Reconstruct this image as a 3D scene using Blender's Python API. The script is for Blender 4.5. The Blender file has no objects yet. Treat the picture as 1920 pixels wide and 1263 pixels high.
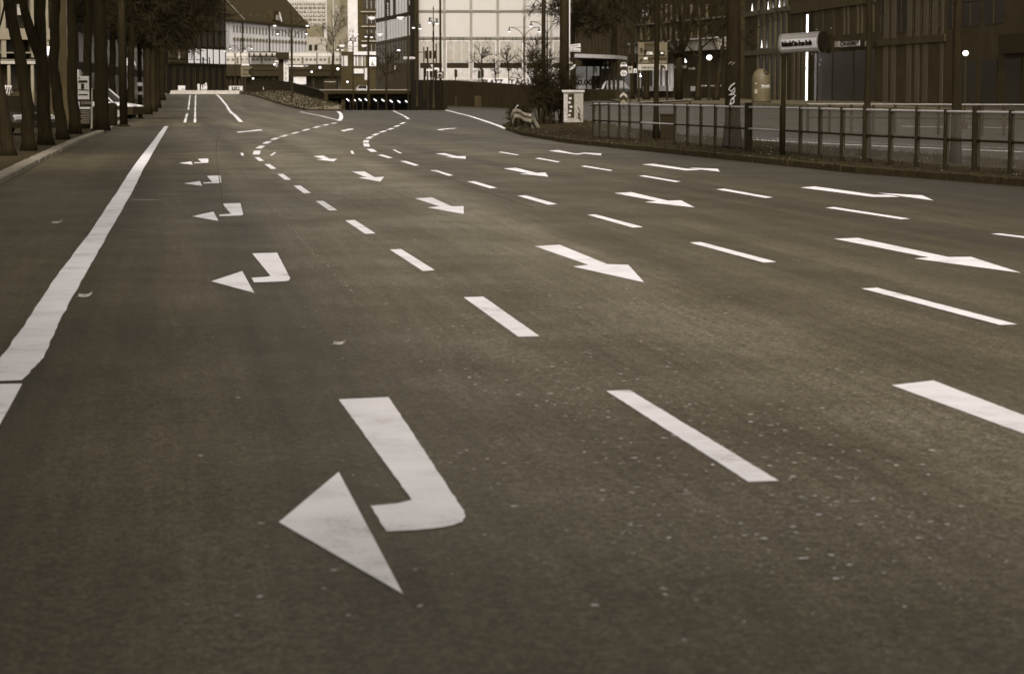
import bpy, math, random
import numpy as np
from mathutils import Vector, Matrix

# ------------------------------------------------------------------ camera, world, sun
sc = bpy.context.scene
COL = sc.collection
CAMH, FPX, HORIZ = 1.68, 4400.0, 174.0            # eye height (m), focal length and horizon row in photo pixels
PITCH = math.atan((631.5 - HORIZ) / FPX)
cam_d = bpy.data.cameras.new('camera')
cam = bpy.data.objects.new('camera', cam_d)
COL.objects.link(cam)
cam.location = (0, 0, CAMH)
cam.rotation_euler = (math.pi / 2 - PITCH, 0, 0)
cam_d.sensor_width = 36.0
cam_d.sensor_fit = 'HORIZONTAL'
cam_d.lens = FPX / 1920 * 36
cam_d.clip_start, cam_d.clip_end = 0.2, 6000
cam_d.dof.use_dof = True
cam_d.dof.focus_distance = 36.0
cam_d.dof.aperture_fstop = 5.2
sc.camera = cam

SUN_EL, SUN_AZ = math.radians(40), math.radians(178)
world = bpy.data.worlds.new('World')
sc.world = world
world.use_nodes = True
wn = world.node_tree
wn.nodes.clear()
w_out = wn.nodes.new('ShaderNodeOutputWorld')
w_bg = wn.nodes.new('ShaderNodeBackground')
w_sky = wn.nodes.new('ShaderNodeTexSky')
w_sky.sky_type = 'NISHITA'
w_sky.sun_disc = False
w_sky.sun_elevation = SUN_EL
w_sky.sun_rotation = SUN_AZ
w_sky.air_density, w_sky.dust_density, w_sky.ozone_density = 1.0, 4.0, 1.0
w_bw = wn.nodes.new('ShaderNodeRGBToBW')           # an overcast sky: grey with a sepia cast
w_mul = wn.nodes.new('ShaderNodeVectorMath'); w_mul.operation = 'SCALE'
w_mul.inputs[0].default_value = (1.0, 0.93, 0.84)
wn.links.new(w_sky.outputs[0], w_bw.inputs[0])
wn.links.new(w_bw.outputs[0], w_mul.inputs['Scale'])
wn.links.new(w_mul.outputs[0], w_bg.inputs['Color'])
w_bg.inputs['Strength'].default_value = 0.115
wn.links.new(w_bg.outputs[0], w_out.inputs[0])
sun_d = bpy.data.lights.new('sun', 'SUN')
sun_d.energy = 1.5
sun_d.angle = math.radians(25)
sun_d.color = (1.0, 0.94, 0.86)
sun = bpy.data.objects.new('sun', sun_d)
COL.objects.link(sun)
sdir = Vector((math.sin(SUN_AZ) * math.cos(SUN_EL), math.cos(SUN_AZ) * math.cos(SUN_EL), math.sin(SUN_EL)))
sun.rotation_euler = sdir.to_track_quat('Z', 'Y').to_euler()
sc.view_settings.view_transform = 'Standard'
sc.view_settings.look = 'None'
sc.view_settings.gamma = 1.0
sc.view_settings.exposure = 0.85

rng = random.Random(11)
PI = math.pi

# ------------------------------------------------------------------ measuring: photo pixel + distance -> point in the street
cP, sP = math.cos(PITCH), math.sin(PITCH)
def P(px, py, Y):
    u, v = (px - 960) / FPX, (631.5 - py) / FPX
    t = Y / (cP + v * sP)
    return Vector((t * u, Y, CAMH + t * (v * cP - sP)))
def X(px, Y): return P(px, HORIZ, Y).x
def Zof(py, Y): return P(960, py, Y).z
def ss(t):
    t = min(1.0, max(0.0, t)); return t * t * (3 - 2 * t)
def G(px, py, z=0.0):
    u, v = (px - 960) / FPX, (631.5 - py) / FPX
    d = Vector((u, cP + v * sP, v * cP - sP))
    t = (z - CAMH) / d.z
    return Vector((t * d.x, t * d.y, z))
KERB_PX = [(947.8, 243.3), (977.5, 254), (1013, 260), (1060.6, 268.3), (1130, 275.4), (1260, 288.6), (1432, 307), (1604, 325), (1776, 338), (1913, 349), (2120, 366), (2500, 396)]
KERB = [G(a, b) for a, b in KERB_PX] + [Vector((14.6, 6, 0)), Vector((17.5, -25, 0))]
KY = [k.y for k in KERB][::-1]; KX = [k.x for k in KERB][::-1]
def kx(Y): return float(np.interp(Y, KY + [240], KX + [-2.0]))
RISE = 1.5
def h(x, Y):
    c = RISE * ss((Y - 195) / 135)
    r = 1.0 * ss((Y - 75) / 70)
    w = ss((x - kx(Y) - 3) / 6)
    return c * (1 - w) + max(r, c) * w
def GH(px, py, off=0.0):
    lo = 3.0
    Y = lo
    while Y < 345:
        p = P(px, py, Y)
        if p.z <= h(p.x, Y) + off:
            a, b = Y - 1.0, Y
            for _ in range(20):
                m = (a + b) / 2; q = P(px, py, m)
                if q.z <= h(q.x, m) + off: b = m
                else: a = m
            q = P(px, py, b); return Vector((q.x, b, h(q.x, b) + off))
        Y += 1.0
    q = P(px, py, 330); return Vector((q.x, 330, h(q.x, 330) + off))

# ------------------------------------------------------------------ materials
def tone(g):
    """brown-toned colour of luminance g (everything in the place has this sepia palette)"""
    l = math.log(max(g, 0.005))
    xs = [math.log(v) for v in (0.03, 0.063, 0.129, 0.3, 0.71)]
    rg = float(np.interp(l, xs, (1.34, 1.27, 1.19, 1.10, 1.03)))
    bg = float(np.interp(l, xs, (0.46, 0.49, 0.60, 0.86, 1.03)))
    n = 0.2126 * rg + 0.7152 + 0.0722 * bg
    G_ = g / n
    return (min(0.95, rg * G_), min(0.95, G_), min(0.95, bg * G_), 1)
MATS = {}
def mat(name, g, rough=0.7, var=0.25, scale=2.0, metal=0.0, spec=0.3, emit=0.0, stretch=(1, 1, 1), alpha=None):
    if name in MATS: return MATS[name]
    m = bpy.data.materials.new(name); m.use_nodes = True
    nt = m.node_tree; b = nt.nodes['Principled BSDF']
    b.inputs['Roughness'].default_value = rough
    b.inputs['Metallic'].default_value = metal
    b.inputs['Specular IOR Level'].default_value = spec if g > .05 or name.endswith('glass') or 'car' in name else min(spec, .06)
    if var > 0:
        tc = nt.nodes.new('ShaderNodeTexCoord'); mp = nt.nodes.new('ShaderNodeMapping')
        mp.inputs['Scale'].default_value = stretch
        nz = nt.nodes.new('ShaderNodeTexNoise'); nz.inputs['Scale'].default_value = scale
        nz.inputs['Detail'].default_value = 6; nz.inputs['Roughness'].default_value = 0.65
        cr = nt.nodes.new('ShaderNodeValToRGB')
        cr.color_ramp.elements[0].position = 0.3; cr.color_ramp.elements[1].position = 0.7
        cr.color_ramp.elements[0].color = tone(g * (1 - var)); cr.color_ramp.elements[1].color = tone(g * (1 + var))
        nt.links.new(tc.outputs['Object'], mp.inputs[0]); nt.links.new(mp.outputs[0], nz.inputs['Vector'])
        nt.links.new(nz.outputs['Fac'], cr.inputs[0]); nt.links.new(cr.outputs[0], b.inputs['Base Color'])
    else:
        b.inputs['Base Color'].default_value = tone(g)
    if emit:
        b.inputs['Emission Color'].default_value = (1, 0.96, 0.93, 1); b.inputs['Emission Strength'].default_value = emit
    if alpha is not None:
        b.inputs['Alpha'].default_value = alpha
    if name == 'bark':
        bp = nt.nodes.new('ShaderNodeBump'); bp.inputs['Strength'].default_value = 1.0; bp.inputs['Distance'].default_value = 0.06
        nt.links.new(nz.outputs['Fac'], bp.inputs['Height']); nt.links.new(bp.outputs[0], b.inputs['Normal'])
    MATS[name] = m; return m

def asphalt(name, g, streak=0.2, across=None):
    m = bpy.data.materials.new(name); m.use_nodes = True
    nt = m.node_tree; L = nt.links; b = nt.nodes['Principled BSDF']
    tc = nt.nodes.new('ShaderNodeTexCoord')
    rot = nt.nodes.new('ShaderNodeMapping'); rot.inputs['Rotation'].default_value = (0, 0, math.radians(-8.4))
    L.new(tc.outputs['Object'], rot.inputs[0])
    def noise(scale, stretch, detail, rough=0.6, off=0.0):
        mp = nt.nodes.new('ShaderNodeMapping'); mp.inputs['Scale'].default_value = stretch; mp.inputs['Location'].default_value = (off, off * .7, 0)
        n = nt.nodes.new('ShaderNodeTexNoise'); n.inputs['Scale'].default_value = scale
        n.inputs['Detail'].default_value = detail; n.inputs['Roughness'].default_value = rough
        L.new(rot.outputs[0], mp.inputs[0]); L.new(mp.outputs[0], n.inputs['Vector']); return n.outputs['Fac']
    def math_(op, a, b_, clamp=False):
        n = nt.nodes.new('ShaderNodeMath'); n.operation = op; n.use_clamp = clamp
        for i, v in ((0, a), (1, b_)):
            if isinstance(v, (int, float)): n.inputs[i].default_value = v
            else: L.new(v, n.inputs[i])
        return n.outputs[0]
    def rng_(v, a, b_, c, d):
        n = nt.nodes.new('ShaderNodeMapRange'); n.inputs[1].default_value = a; n.inputs[2].default_value = b_; n.inputs[3].default_value = c; n.inputs[4].default_value = d
        L.new(v, n.inputs[0]); return n.outputs[0]
    grain = noise(55, (1, 1, 1), 8, 0.85)
    blot = noise(0.55, (1, 0.7, 1), 6, 0.6, 3)
    lane = noise(0.75, (1, 0.022, 1), 3, 0.55, 9)       # wheel tracks and oil streaks run along the lanes
    def cells(scale):
        vo = nt.nodes.new('ShaderNodeTexVoronoi'); vo.inputs['Scale'].default_value = scale
        L.new(rot.outputs[0], vo.inputs['Vector'])
        sx = nt.nodes.new('ShaderNodeSeparateColor'); L.new(vo.outputs['Color'], sx.inputs[0]); return sx.outputs[0]
    stones = math_('MULTIPLY', rng_(cells(95), 0, 1, 0.35, 1.65), rng_(cells(34), 0, 1, 0.62, 1.38))
    f1 = math_('MULTIPLY', rng_(grain, 0.3, 0.7, 0.5, 1.5), stones)
    f2 = rng_(blot, 0.3, 0.7, 0.74, 1.28)
    f3 = rng_(lane, 0.32, 0.68, 1 - streak * 1.5, 1 + streak * 1.35)
    fine = noise(9.0, (1, 0.03, 1), 5, 0.75, 2)
    f4 = rng_(fine, 0.3, 0.7, 0.7, 1.3)
    f = math_('MULTIPLY', math_('MULTIPLY', math_('MULTIPLY', f1, f2), f3), f4)
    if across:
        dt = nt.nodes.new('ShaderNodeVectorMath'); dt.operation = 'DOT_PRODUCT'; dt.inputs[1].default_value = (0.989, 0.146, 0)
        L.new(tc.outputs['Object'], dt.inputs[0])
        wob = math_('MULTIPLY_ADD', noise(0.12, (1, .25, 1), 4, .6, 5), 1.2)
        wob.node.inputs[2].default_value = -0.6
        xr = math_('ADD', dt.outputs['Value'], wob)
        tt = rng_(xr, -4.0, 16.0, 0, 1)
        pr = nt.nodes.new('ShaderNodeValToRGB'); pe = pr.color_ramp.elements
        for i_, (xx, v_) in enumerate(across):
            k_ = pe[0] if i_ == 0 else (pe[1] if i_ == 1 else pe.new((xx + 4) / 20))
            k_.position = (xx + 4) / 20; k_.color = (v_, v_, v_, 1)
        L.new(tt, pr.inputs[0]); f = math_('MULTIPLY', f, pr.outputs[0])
    val = math_('MULTIPLY', f, g)
    cr = nt.nodes.new('ShaderNodeValToRGB')
    e = cr.color_ramp.elements; e[0].position = 0; e[0].color = tone(0.012); e[1].position = 1; e[1].color = tone(0.4)
    for q in (0.03, 0.06, 0.1, 0.16, 0.25):
        k = e.new(q / 0.4); k.color = tone(q)
    L.new(math_('DIVIDE', val, 0.4), cr.inputs[0]); L.new(cr.outputs[0], b.inputs['Base Color'])
    rr = rng_(blot, 0.3, 0.7, 0.62, 0.48)
    L.new(rr, b.inputs['Roughness'])
    b.inputs['Specular IOR Level'].default_value = 0.5
    bump = nt.nodes.new('ShaderNodeBump'); bump.inputs['Strength'].default_value = 0.35; bump.inputs['Distance'].default_value = 0.01
    L.new(grain, bump.inputs['Height']); L.new(bump.outputs[0], b.inputs['Normal'])
    return m

def paint_mat():
    m = bpy.data.materials.new('road_paint'); m.use_nodes = True
    nt = m.node_tree; L = nt.links; b = nt.nodes['Principled BSDF']
    tc = nt.nodes.new('ShaderNodeTexCoord')
    n1 = nt.nodes.new('ShaderNodeTexNoise'); n1.inputs['Scale'].default_value = 1.3; n1.inputs['Detail'].default_value = 8; n1.inputs['Roughness'].default_value = 0.7
    n2 = nt.nodes.new('ShaderNodeTexNoise'); n2.inputs['Scale'].default_value = 60; n2.inputs['Detail'].default_value = 5; n2.inputs['Roughness'].default_value = 0.8
    for n in (n1, n2): L.new(tc.outputs['Object'], n.inputs['Vector'])
    ad = nt.nodes.new('ShaderNodeMath'); ad.operation = 'MULTIPLY_ADD'; ad.inputs[1].default_value = 0.45
    L.new(n2.outputs['Fac'], ad.inputs[0]); L.new(n1.outputs['Fac'], ad.inputs[2])
    cr = nt.nodes.new('ShaderNodeValToRGB'); e = cr.color_ramp.elements
    e[0].position = 0.52; e[0].color = tone(0.4); e[1].position = 0.9; e[1].color = tone(0.84)
    k = e.new(0.62); k.color = tone(0.68); k = e.new(0.71); k.color = tone(0.77)
    L.new(ad.outputs[0], cr.inputs[0]); L.new(cr.outputs[0], b.inputs['Base Color'])
    b.inputs['Roughness'].default_value = 0.75; b.inputs['Specular IOR Level'].default_value = 0.2
    return m

ACROSS = [(-3.5, .16), (-1.4, .22), (-.3, .27), (1.0, .35), (1.9, .40), (2.6, .44), (3.4, .36), (4.3, .50), (5.2, .45), (6.3, .28), (7.4, .40), (8.4, .32), (9.5, .24), (11.0, .24), (12.6, .2), (14.6, .085)]  # wear tone lane by lane; right-hand lanes also painted darker as vignette falloff
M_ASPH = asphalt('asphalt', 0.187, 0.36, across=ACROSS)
M_ASPH2 = asphalt('asphalt_old', 0.078, 0.18)
M_ASPH3 = asphalt('asphalt_side_road', 0.05, 0.25)
M_PAINT = paint_mat()
M_PAVE = mat('paving', 0.035, 0.85, 0.4, 1.3)
M_KERB = mat('granite_kerb', 0.19, 0.8, 0.4, 6)
M_KERBD = mat('dark_kerb', 0.035, 0.85, 0.4, 5)
M_SOIL = mat('verge_soil', 0.024, 0.95, 0.5, 9)
M_GRASS = mat('grass_blades', 0.026, 0.9, 0.5, 3)
M_BARK = mat('bark', 0.017, 0.9, 0.35, 7, stretch=(1, 1, .2))
M_TWIG = mat('twigs', 0.017, 0.9, 0.25, 2)
M_DARK = mat('dark_metal', 0.02, 0.6, 0.2, 4)
M_POLE = mat('grey_pole', 0.018, 0.6, 0.25, 3, stretch=(1, 1, .2))
M_RAIL = mat('worn_rail_steel', 0.6, 0.4, 0.2, 8, metal=0.6)
M_WALLD = mat('dark_concrete', 0.024, 0.85, 0.3, 1.2, stretch=(1, 1, .3))
M_WALLM = mat('stained_concrete', 0.03, 0.85, 0.5, 1.5, stretch=(1, 1, .25))
M_PALE = mat('pale_panel', 0.43, 0.8, 0.03, 0.6, spec=.1)
M_PALE2 = mat('pale_render', 0.5, 0.8, 0.15, 0.8)
M_MID = mat('grey_render', 0.27, 0.8, 0.2, 0.8)
M_GLASSP = mat('reflecting_glass', 0.3, 0.2, 0.2, 0.35)
M_GLASSD = mat('dark_glass', 0.016, 0.25, 0.3, 0.4, spec=0.4)
M_FRAME = mat('grey_frame', 0.3, 0.6, 0.15, 2)
M_FRAMEP = mat('pale_frame', 0.6, 0.6, 0.12, 2)
M_BLOCK = mat('dark_cladding', 0.04, 0.7, 0.25, 0.7)
M_FIN = mat('facade_fin', 0.09, 0.7, 0.25, 1.0, stretch=(1, 1, .2))
M_BAND = mat('facade_band', 0.06, 0.75, 0.25, 1)
M_ROOF = mat('slate_roof', 0.036, 0.8, 0.3, 1.5)
M_BLACK = mat('black', 0.02, 0.6, 0.1, 3)
M_INK = mat('ink', 0.015, 0.8, 0)
M_WHITE = mat('white_enamel', 0.56, 0.4, 0.08, 3)
M_LAMP = mat('lit_lamp', 0.8, 0.4, 0, emit=2.6)
M_GLOBE = mat('opal_glass', 0.8, 0.3, 0, emit=0.5)
M_SIGNB = mat('sign_blue', 0.03, 0.5, 0.15, 2)
M_SIGNG = mat('sign_grey', 0.08, 0.5, 0.15, 2)
M_CARW = mat('white_car_paint', 0.7, 0.25, 0.03, 1, spec=0.6)
M_CARD = mat('dark_car_paint', 0.012, 0.2, 0.03, 1, spec=0.7)
M_RUB = mat('rubber', 0.025, 0.8, 0.1, 3)
M_TRAIN = mat('train_paint', 0.34, 0.4, 0.1, 0.5)
M_STONE = mat('pale_stone', 0.34, 0.8, 0.2, 1.2)
M_SEAM = mat('tar_seam', 0.085, 0.8, 0.6, 9)
M_LITTER = mat('litter', 0.5, 0.8, 0.4, 2)

# ------------------------------------------------------------------ mesh builder and object tree
ORG = {}
class MB:
    def __init__(s): s.v, s.f = [], []
    def add(s, vs, fs):
        n = len(s.v); s.v += [Vector(a) for a in vs]; s.f += [tuple(i + n for i in f) for f in fs]; return s
    def box(s, c, d, rz=0.0, tilt=None):
        hx, hy, hz = d[0] / 2, d[1] / 2, d[2] / 2
        R = Matrix.Rotation(rz, 3, 'Z')
        if tilt is not None: R = R @ tilt
        c = Vector(c)
        vs = [c + R @ Vector((x * hx, y * hy, z * hz)) for x, y, z in ((-1, -1, -1), (1, -1, -1), (1, 1, -1), (-1, 1, -1), (-1, -1, 1), (1, -1, 1), (1, 1, 1), (-1, 1, 1))]
        return s.add(vs, [(0, 3, 2, 1), (4, 5, 6, 7), (0, 1, 5, 4), (1, 2, 6, 5), (2, 3, 7, 6), (3, 0, 4, 7)])
    def tube(s, pts, rad, n=8, cap=True):
        pts = [Vector(p) for p in pts]
        if not isinstance(rad, (list, tuple)): rad = [rad] * len(pts)
        rings = []; u = None
        for i, p in enumerate(pts):
            a = pts[max(0, i - 1)]; b = pts[min(len(pts) - 1, i + 1)]
            d = (b - a).normalized() if (b - a).length > 1e-9 else Vector((0, 0, 1))
            if u is None:
                u = d.cross(Vector((0, 0, 1)))
                if u.length < 0.2: u = d.cross(Vector((0, 1, 0)))
            else:
                u = u - d * u.dot(d)
                if u.length < 1e-4: u = d.cross(Vector((0.3, 1, 0.2)))
            u = u.normalized(); w = d.cross(u)
            rings.append([p + (u * math.cos(2 * PI * k / n) + w * math.sin(2 * PI * k / n)) * rad[i] for k in range(n)])
        base = len(s.v)
        for r in rings: s.v += r
        for i in range(len(pts) - 1):
            for k in range(n):
                a = base + i * n + k; b = base + i * n + (k + 1) % n
                s.f.append((a, a + n, b + n, b))
        if cap:
            s.f.append(tuple(base + k for k in range(n)))
            s.f.append(tuple(base + (len(pts) - 1) * n + k for k in range(n))[::-1])
        return s
    def lathe(s, c, prof, n=16, sx=1, sy=1, rot=None):
        """prof: (radius, z) pairs"""
        c = Vector(c); base = len(s.v)
        for r, z in prof:
            for k in range(n):
                v = Vector((r * sx * math.cos(2 * PI * k / n), r * sy * math.sin(2 * PI * k / n), z))
                if rot is not None: v = rot @ v
                s.v.append(c + v)
        for i in range(len(prof) - 1):
            for k in range(n):
                a = base + i * n + k; b = base + i * n + (k + 1) % n
                s.f.append((a, b, b + n, a + n))
        s.f.append(tuple(base + k for k in range(n))[::-1]); s.f.append(tuple(base + (len(prof) - 1) * n + k for k in range(n)))
        return s
    def ball(s, c, r, n=12, sz=1.0):
        m = n // 2
        return s.lathe(c, [(max(1e-4, r * math.sin(PI * i / m)), -r * sz * math.cos(PI * i / m)) for i in range(m + 1)], n)
    def prism(s, poly, ext):
        """closed polygon (3-D points) pushed along ext"""
        n = len(poly); ext = Vector(ext); poly = [Vector(p) for p in poly]
        vs = poly + [p + ext for p in poly]
        return s.add(vs, [tuple(range(n)), tuple(range(n, 2 * n))[::-1]] + [(i, i + n, (i + 1) % n + n, (i + 1) % n) for i in range(n)])
    def poly(s, pts): return s.add(pts, [tuple(range(len(pts)))])
    def build(s, name, m, parent=None, smooth=False, kind=None):
        me = bpy.data.meshes.new(name)
        off = ORG.get(parent.name, Vector((0, 0, 0))) if parent else Vector((0, 0, 0))
        me.from_pydata([tuple(v - off) for v in s.v], [], s.f)
        me.materials.append(m)
        if smooth:
            me.polygons.foreach_set('use_smooth', [True] * len(me.polygons))
        me.update()
        o = bpy.data.objects.new(name, me); COL.objects.link(o)
        if parent: o.parent = parent; ORG[o.name] = off
        if kind: o['kind'] = kind
        return o
def tag(o, label, cat, group=None):
    o['label'] = label; o['category'] = cat
    if group: o['group'] = group
    return o
def thing(name, label, cat, loc=(0, 0, 0), group=None):
    o = bpy.data.objects.new(name, None); COL.objects.link(o); o.location = loc
    o.empty_display_size = 0.2
    ORG[o.name] = Vector(loc)
    return tag(o, label, cat, group)
def copy_tree(o, parent=None):
    c = o.copy(); COL.objects.link(c)
    if parent: c.parent = parent
    for ch in list(o.children): copy_tree(ch, c)
    return c
def clone(o, loc, rz, label, scale=1.0):
    c = copy_tree(o); c.location = loc; c.rotation_euler = (0, 0, rz); c.scale = (scale,) * 3; c['label'] = label
    return c
def text(body, loc, size, m, parent, rz=0.0, name='lettering', align='LEFT', ext=0.01, sx=1.0, roll=0.0, rx=PI / 2, bold=0.0, width=None):
    cu = bpy.data.curves.new(name, 'FONT'); cu.body = body; cu.offset = bold; cu.size = size; cu.extrude = ext
    cu.align_x = align; cu.resolution_u = 3
    cu.materials.append(m)
    tmp = bpy.data.objects.new('tmp', cu); me = bpy.data.meshes.new_from_object(tmp); me.name = name
    bpy.data.objects.remove(tmp); bpy.data.curves.remove(cu)
    o = bpy.data.objects.new(name, me); COL.objects.link(o)
    off = ORG.get(parent.name, Vector((0, 0, 0))); o.parent = parent; ORG[o.name] = off
    o['w'] = max((v.co.x for v in me.vertices), default=1.0) - min((v.co.x for v in me.vertices), default=0.0)
    o.location = Vector(loc) - off
    o.rotation_euler = (Matrix.Rotation(rz, 3, 'Z') @ Matrix.Rotation(rx, 3, 'X') @ Matrix.Rotation(roll, 3, 'Z')).to_euler()
    o.scale = (width / o['w'] if width else sx, 1, 1)
    return o

# ------------------------------------------------------------------ ground: one sheet with the underpass cut out
PL = ([215, 242, 330], [-15.6, -19.2, -33.0]); PR = ([215, 240, 330], [-5.96, X(840, 240), X(775, 330)])
Ys = [-40, -20] + [i * 4.0 for i in range(0, 49)] + [195 + 2.5 * i for i in range(1, 8)] + [215.0] + [217.5 + 2.5 * i for i in range(45)] + [330.0] + [345, 380, 450, 560, 700, 900, 1400, 2400]
Ys = sorted(set(Ys))
rows = []
nl, nm, nr = 40, 6, 60
for Y in Ys:
    xl = float(np.interp(Y, *PL)); xr = float(np.interp(Y, *PR))
    a = [xl - (xl + 900) * (1 - i / nl) ** 3 if False else xl - 880 * (1 - i / nl) ** 3 for i in range(nl)]
    b = [xl + (xr - xl) * i / nm for i in range(nm)]
    c = [xr + 60 * i / 45 for i in range(45)] + [xr + 60 + 820 * (i / 15) ** 2 for i in range(16)]
    rows.append([(x, Y, h(x, Y) - (0 if Y < 345 else 0)) for x in a + b + c])
W = len(rows[0])
g = MB()
for r in rows: g.v += [Vector(p) for p in r]
for j in range(len(Ys) - 1):
    for i in range(W - 1):
        if 215 <= Ys[j] < 330 and nl <= i < nl + nm: continue
        a = j * W + i
        g.f.append((a, a + 1, a + W + 1, a + W))
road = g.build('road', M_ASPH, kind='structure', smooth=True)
ORG['road'] = Vector((0, 0, 0))
rp = MB()
def rampz(Y): return h(-10, 215) - 0.045 * (Y - 215) - 0.0 if Y > 215 else h(-10, 215)
yy = [215 + 5 * i for i in range(58)]
for Y in yy:
    xl = float(np.interp(Y, *PL)) if Y < 330 else -33; xr = float(np.interp(Y, *PR)) if Y < 330 else X(775, 330)
    rp.v += [Vector((xl, Y, rampz(min(Y, 335)))), Vector((xr, Y, rampz(min(Y, 335))))]
for i in range(len(yy) - 1): rp.f.append((2 * i, 2 * i + 1, 2 * i + 3, 2 * i + 2))
rp.build('ramp_road', M_ASPH2, kind='structure')
MB().poly([(-3000, -60, -9), (3000, -60, -9), (3000, 5000, -9), (-3000, 5000, -9)]).build('ground', M_PAVE, kind='structure')
# flat far land so the sheet reaches the horizon
def lift(p, dz=0.004): return Vector((p.x, p.y, p.z + dz))
def ribbon(pts, w, dz, step=1.5):
    """pts: ground points (x,y); strip of width w that follows the ground"""
    q = []
    for a, b in zip(pts[:-1], pts[1:]):
        n = max(1, int((b - a).length / step))
        q += [a.lerp(b, i / n) for i in range(n)]
    q.append(pts[-1])
    m = MB()
    for i, p in enumerate(q):
        d = q[min(len(q) - 1, i + 1)] - q[max(0, i - 1)]; d.z = 0; d.normalize()
        s = Vector((d.y, -d.x, 0)) * (w / 2)
        for k in (-1, 1):
            r = p + s * k
            m.v.append(Vector((r.x, r.y, h(r.x, r.y) + dz)))
    for i in range(len(q) - 1): m.f.append((2 * i, 2 * i + 1, 2 * i + 3, 2 * i + 2))
    return m
def outline(pxs, o=(0, 0), k=1.0, dz=0.004):
    return [GH(o[0] + a / k, o[1] + b / k) + Vector((0, 0, dz)) for a, b in pxs]
Z1, Z2, Z3, Z4 = ((300, 200), 4.174), ((640, 270), 4.174), ((960, 270), 3.692), ((1400, 320), 3.692)
Z5, Z6, Z7, Z8 = ((480, 700), 2.870), ((350, 440), 5.263), ((0, 200), 2.038), ((1100, 680), 2.341)
def shape(pts, zz, dz=0.004): return outline(pts, zz[0], zz[1], dz)
rag = random.Random(77)
def paint(name, polys, label=None, dz=None):
    m = MB()
    for p in polys:
        q = []
        for a, b in zip(p, p[1:] + p[:1]):
            n = max(1, min(60, int((b - a).length / .05)))
            for i in range(n):
                v = a.lerp(b, i / n); k = .0025 if i else .001
                q.append(v + Vector((rag.uniform(-k, k), rag.uniform(-k, k), 0)))
        m.poly(q)
    o = m.build(name, M_PAINT, road)
    if label: o['label'] = label
    return o
# old asphalt of the turning lane and of the side carriageway, laid 4 mm above the sheet
def sheet(name, left, right, m_, dz, n=60):
    """strip between two polylines of ground points"""
    def rs(pl, t):
        ls = [0]
        for a, b in zip(pl[:-1], pl[1:]): ls.append(ls[-1] + (b - a).length)
        d = t * ls[-1]
        return Vector((np.interp(d, ls, [p.x for p in pl]), np.interp(d, ls, [p.y for p in pl]), 0))
    mm = MB(); k = 8
    for i in range(n + 1):
        a, b = rs(left, i / n), rs(right, i / n)
        for j in range(k + 1):
            p = a.lerp(b, j / k); mm.v.append(Vector((p.x, p.y, h(p.x, p.y) + dz)))
    for i in range(n):
        for j in range(k):
            a = i * (k + 1) + j; mm.f.append((a, a + 1, a + k + 2, a + k + 1))
    return mm.build(name, m_, road)
LK_PX = [(-70, 385), (0, 347), (100, 293), (150, 268), (200, 248), (232, 231), (262, 212), (287, 195), (303, 184)]
LK = [GH(a, b) for a, b in LK_PX]
LK = [Vector((-3.4, -25, 0)), Vector((-6.4, 18, 0))] + LK + [Vector((X(313, 326), 326, 0))]
sheet('old_parking_lane', [k.copy() for k in LK[1:8]],
      [GH(-1300, 1240), GH(-40, 720), GH(130, 505), GH(215, 372), GH(274, 285), GH(300, 250), GH(312, 233)], M_ASPH3, 0.0035)
sheet('side_carriageway', [GH(238, 230), GH(262, 213), GH(287, 196), GH(304, 185), Vector((X(315, 325), 325, 0))],
      [GH(452, 230), GH(440, 216), GH(425, 198), GH(412, 183), Vector((X(404, 325), 325, 0))], M_ASPH3, 0.003)

# ------------------------------------------------------------------ road markings (parts of the road)
def turn_arrow(name, shaft, head, zz, label=None):
    o = paint(name, [shape(shaft, zz)], label)
    m = MB().poly(shape(head, zz)); m.build('arrow_head', M_PAINT, o)
turn_arrow('left_turn_arrow', [(445, 142), (715, 130), (1120, 745), (1127, 772), (1110, 800), (1050, 822), (960, 836), (840, 847), (700, 853), (617, 715), (760, 702), (838, 682)], [(445, 532), (792, 1190), (123, 803)], Z5, 'nearest and largest white left turn arrow')
turn_arrow('left_turn_arrow', [(645, 187), (892, 180), (1022, 435), (1010, 455), (960, 463), (665, 474), (640, 428), (770, 420), (828, 410)], [(548, 362), (668, 578), (242, 462)], Z6)
turn_arrow('left_turn_arrow', [(487, 760), (630, 756), (650, 840), (645, 852), (470, 860), (462, 847), (555, 840)], [(418, 823), (458, 896), (252, 860)], Z1)
turn_arrow('left_turn_arrow', [(368, 543), (473, 541), (480, 592), (470, 600), (342, 603), (338, 594), (408, 592)], [(312, 582), (330, 621), (186, 603)], Z1)
turn_arrow('left_turn_arrow', [(295, 410), (378, 407), (378, 440), (268, 445), (268, 438), (325, 436)], [(245, 430), (258, 456), (148, 443)], Z1)
turn_arrow('right_turn_arrow', [(370, 118), (473, 110), (885, 168), (985, 169), (1062, 184), (870, 183)], [(905, 155), (1215, 172), (1293, 207), (1085, 180)], Z4)
turn_arrow('right_turn_arrow', [(902, 143), (975, 138), (1215, 173), (1262, 173), (1312, 180), (1200, 184)], [(1225, 165), (1425, 173), (1438, 193), (1310, 178)], Z3)
turn_arrow('right_turn_arrow', [(253, 48), (320, 43), (440, 68), (485, 64), (505, 69), (445, 75)], [(485, 60), (620, 66), (615, 80), (510, 69)], Z3)
A1 = [(158, 709), (332, 700), (660, 834), (805, 838), (915, 960), (420, 850), (528, 838)]
a1 = shape(A1, Z3)
paint('straight_arrow', [a1])
d0 = GH(1671.5, 722.7) - GH(960 + 158 / 3.692, 270 + 709 / 3.692)
paint('straight_arrow', [[p + d0 for p in a1]], 'nearest straight arrow running out of the picture')
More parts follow.
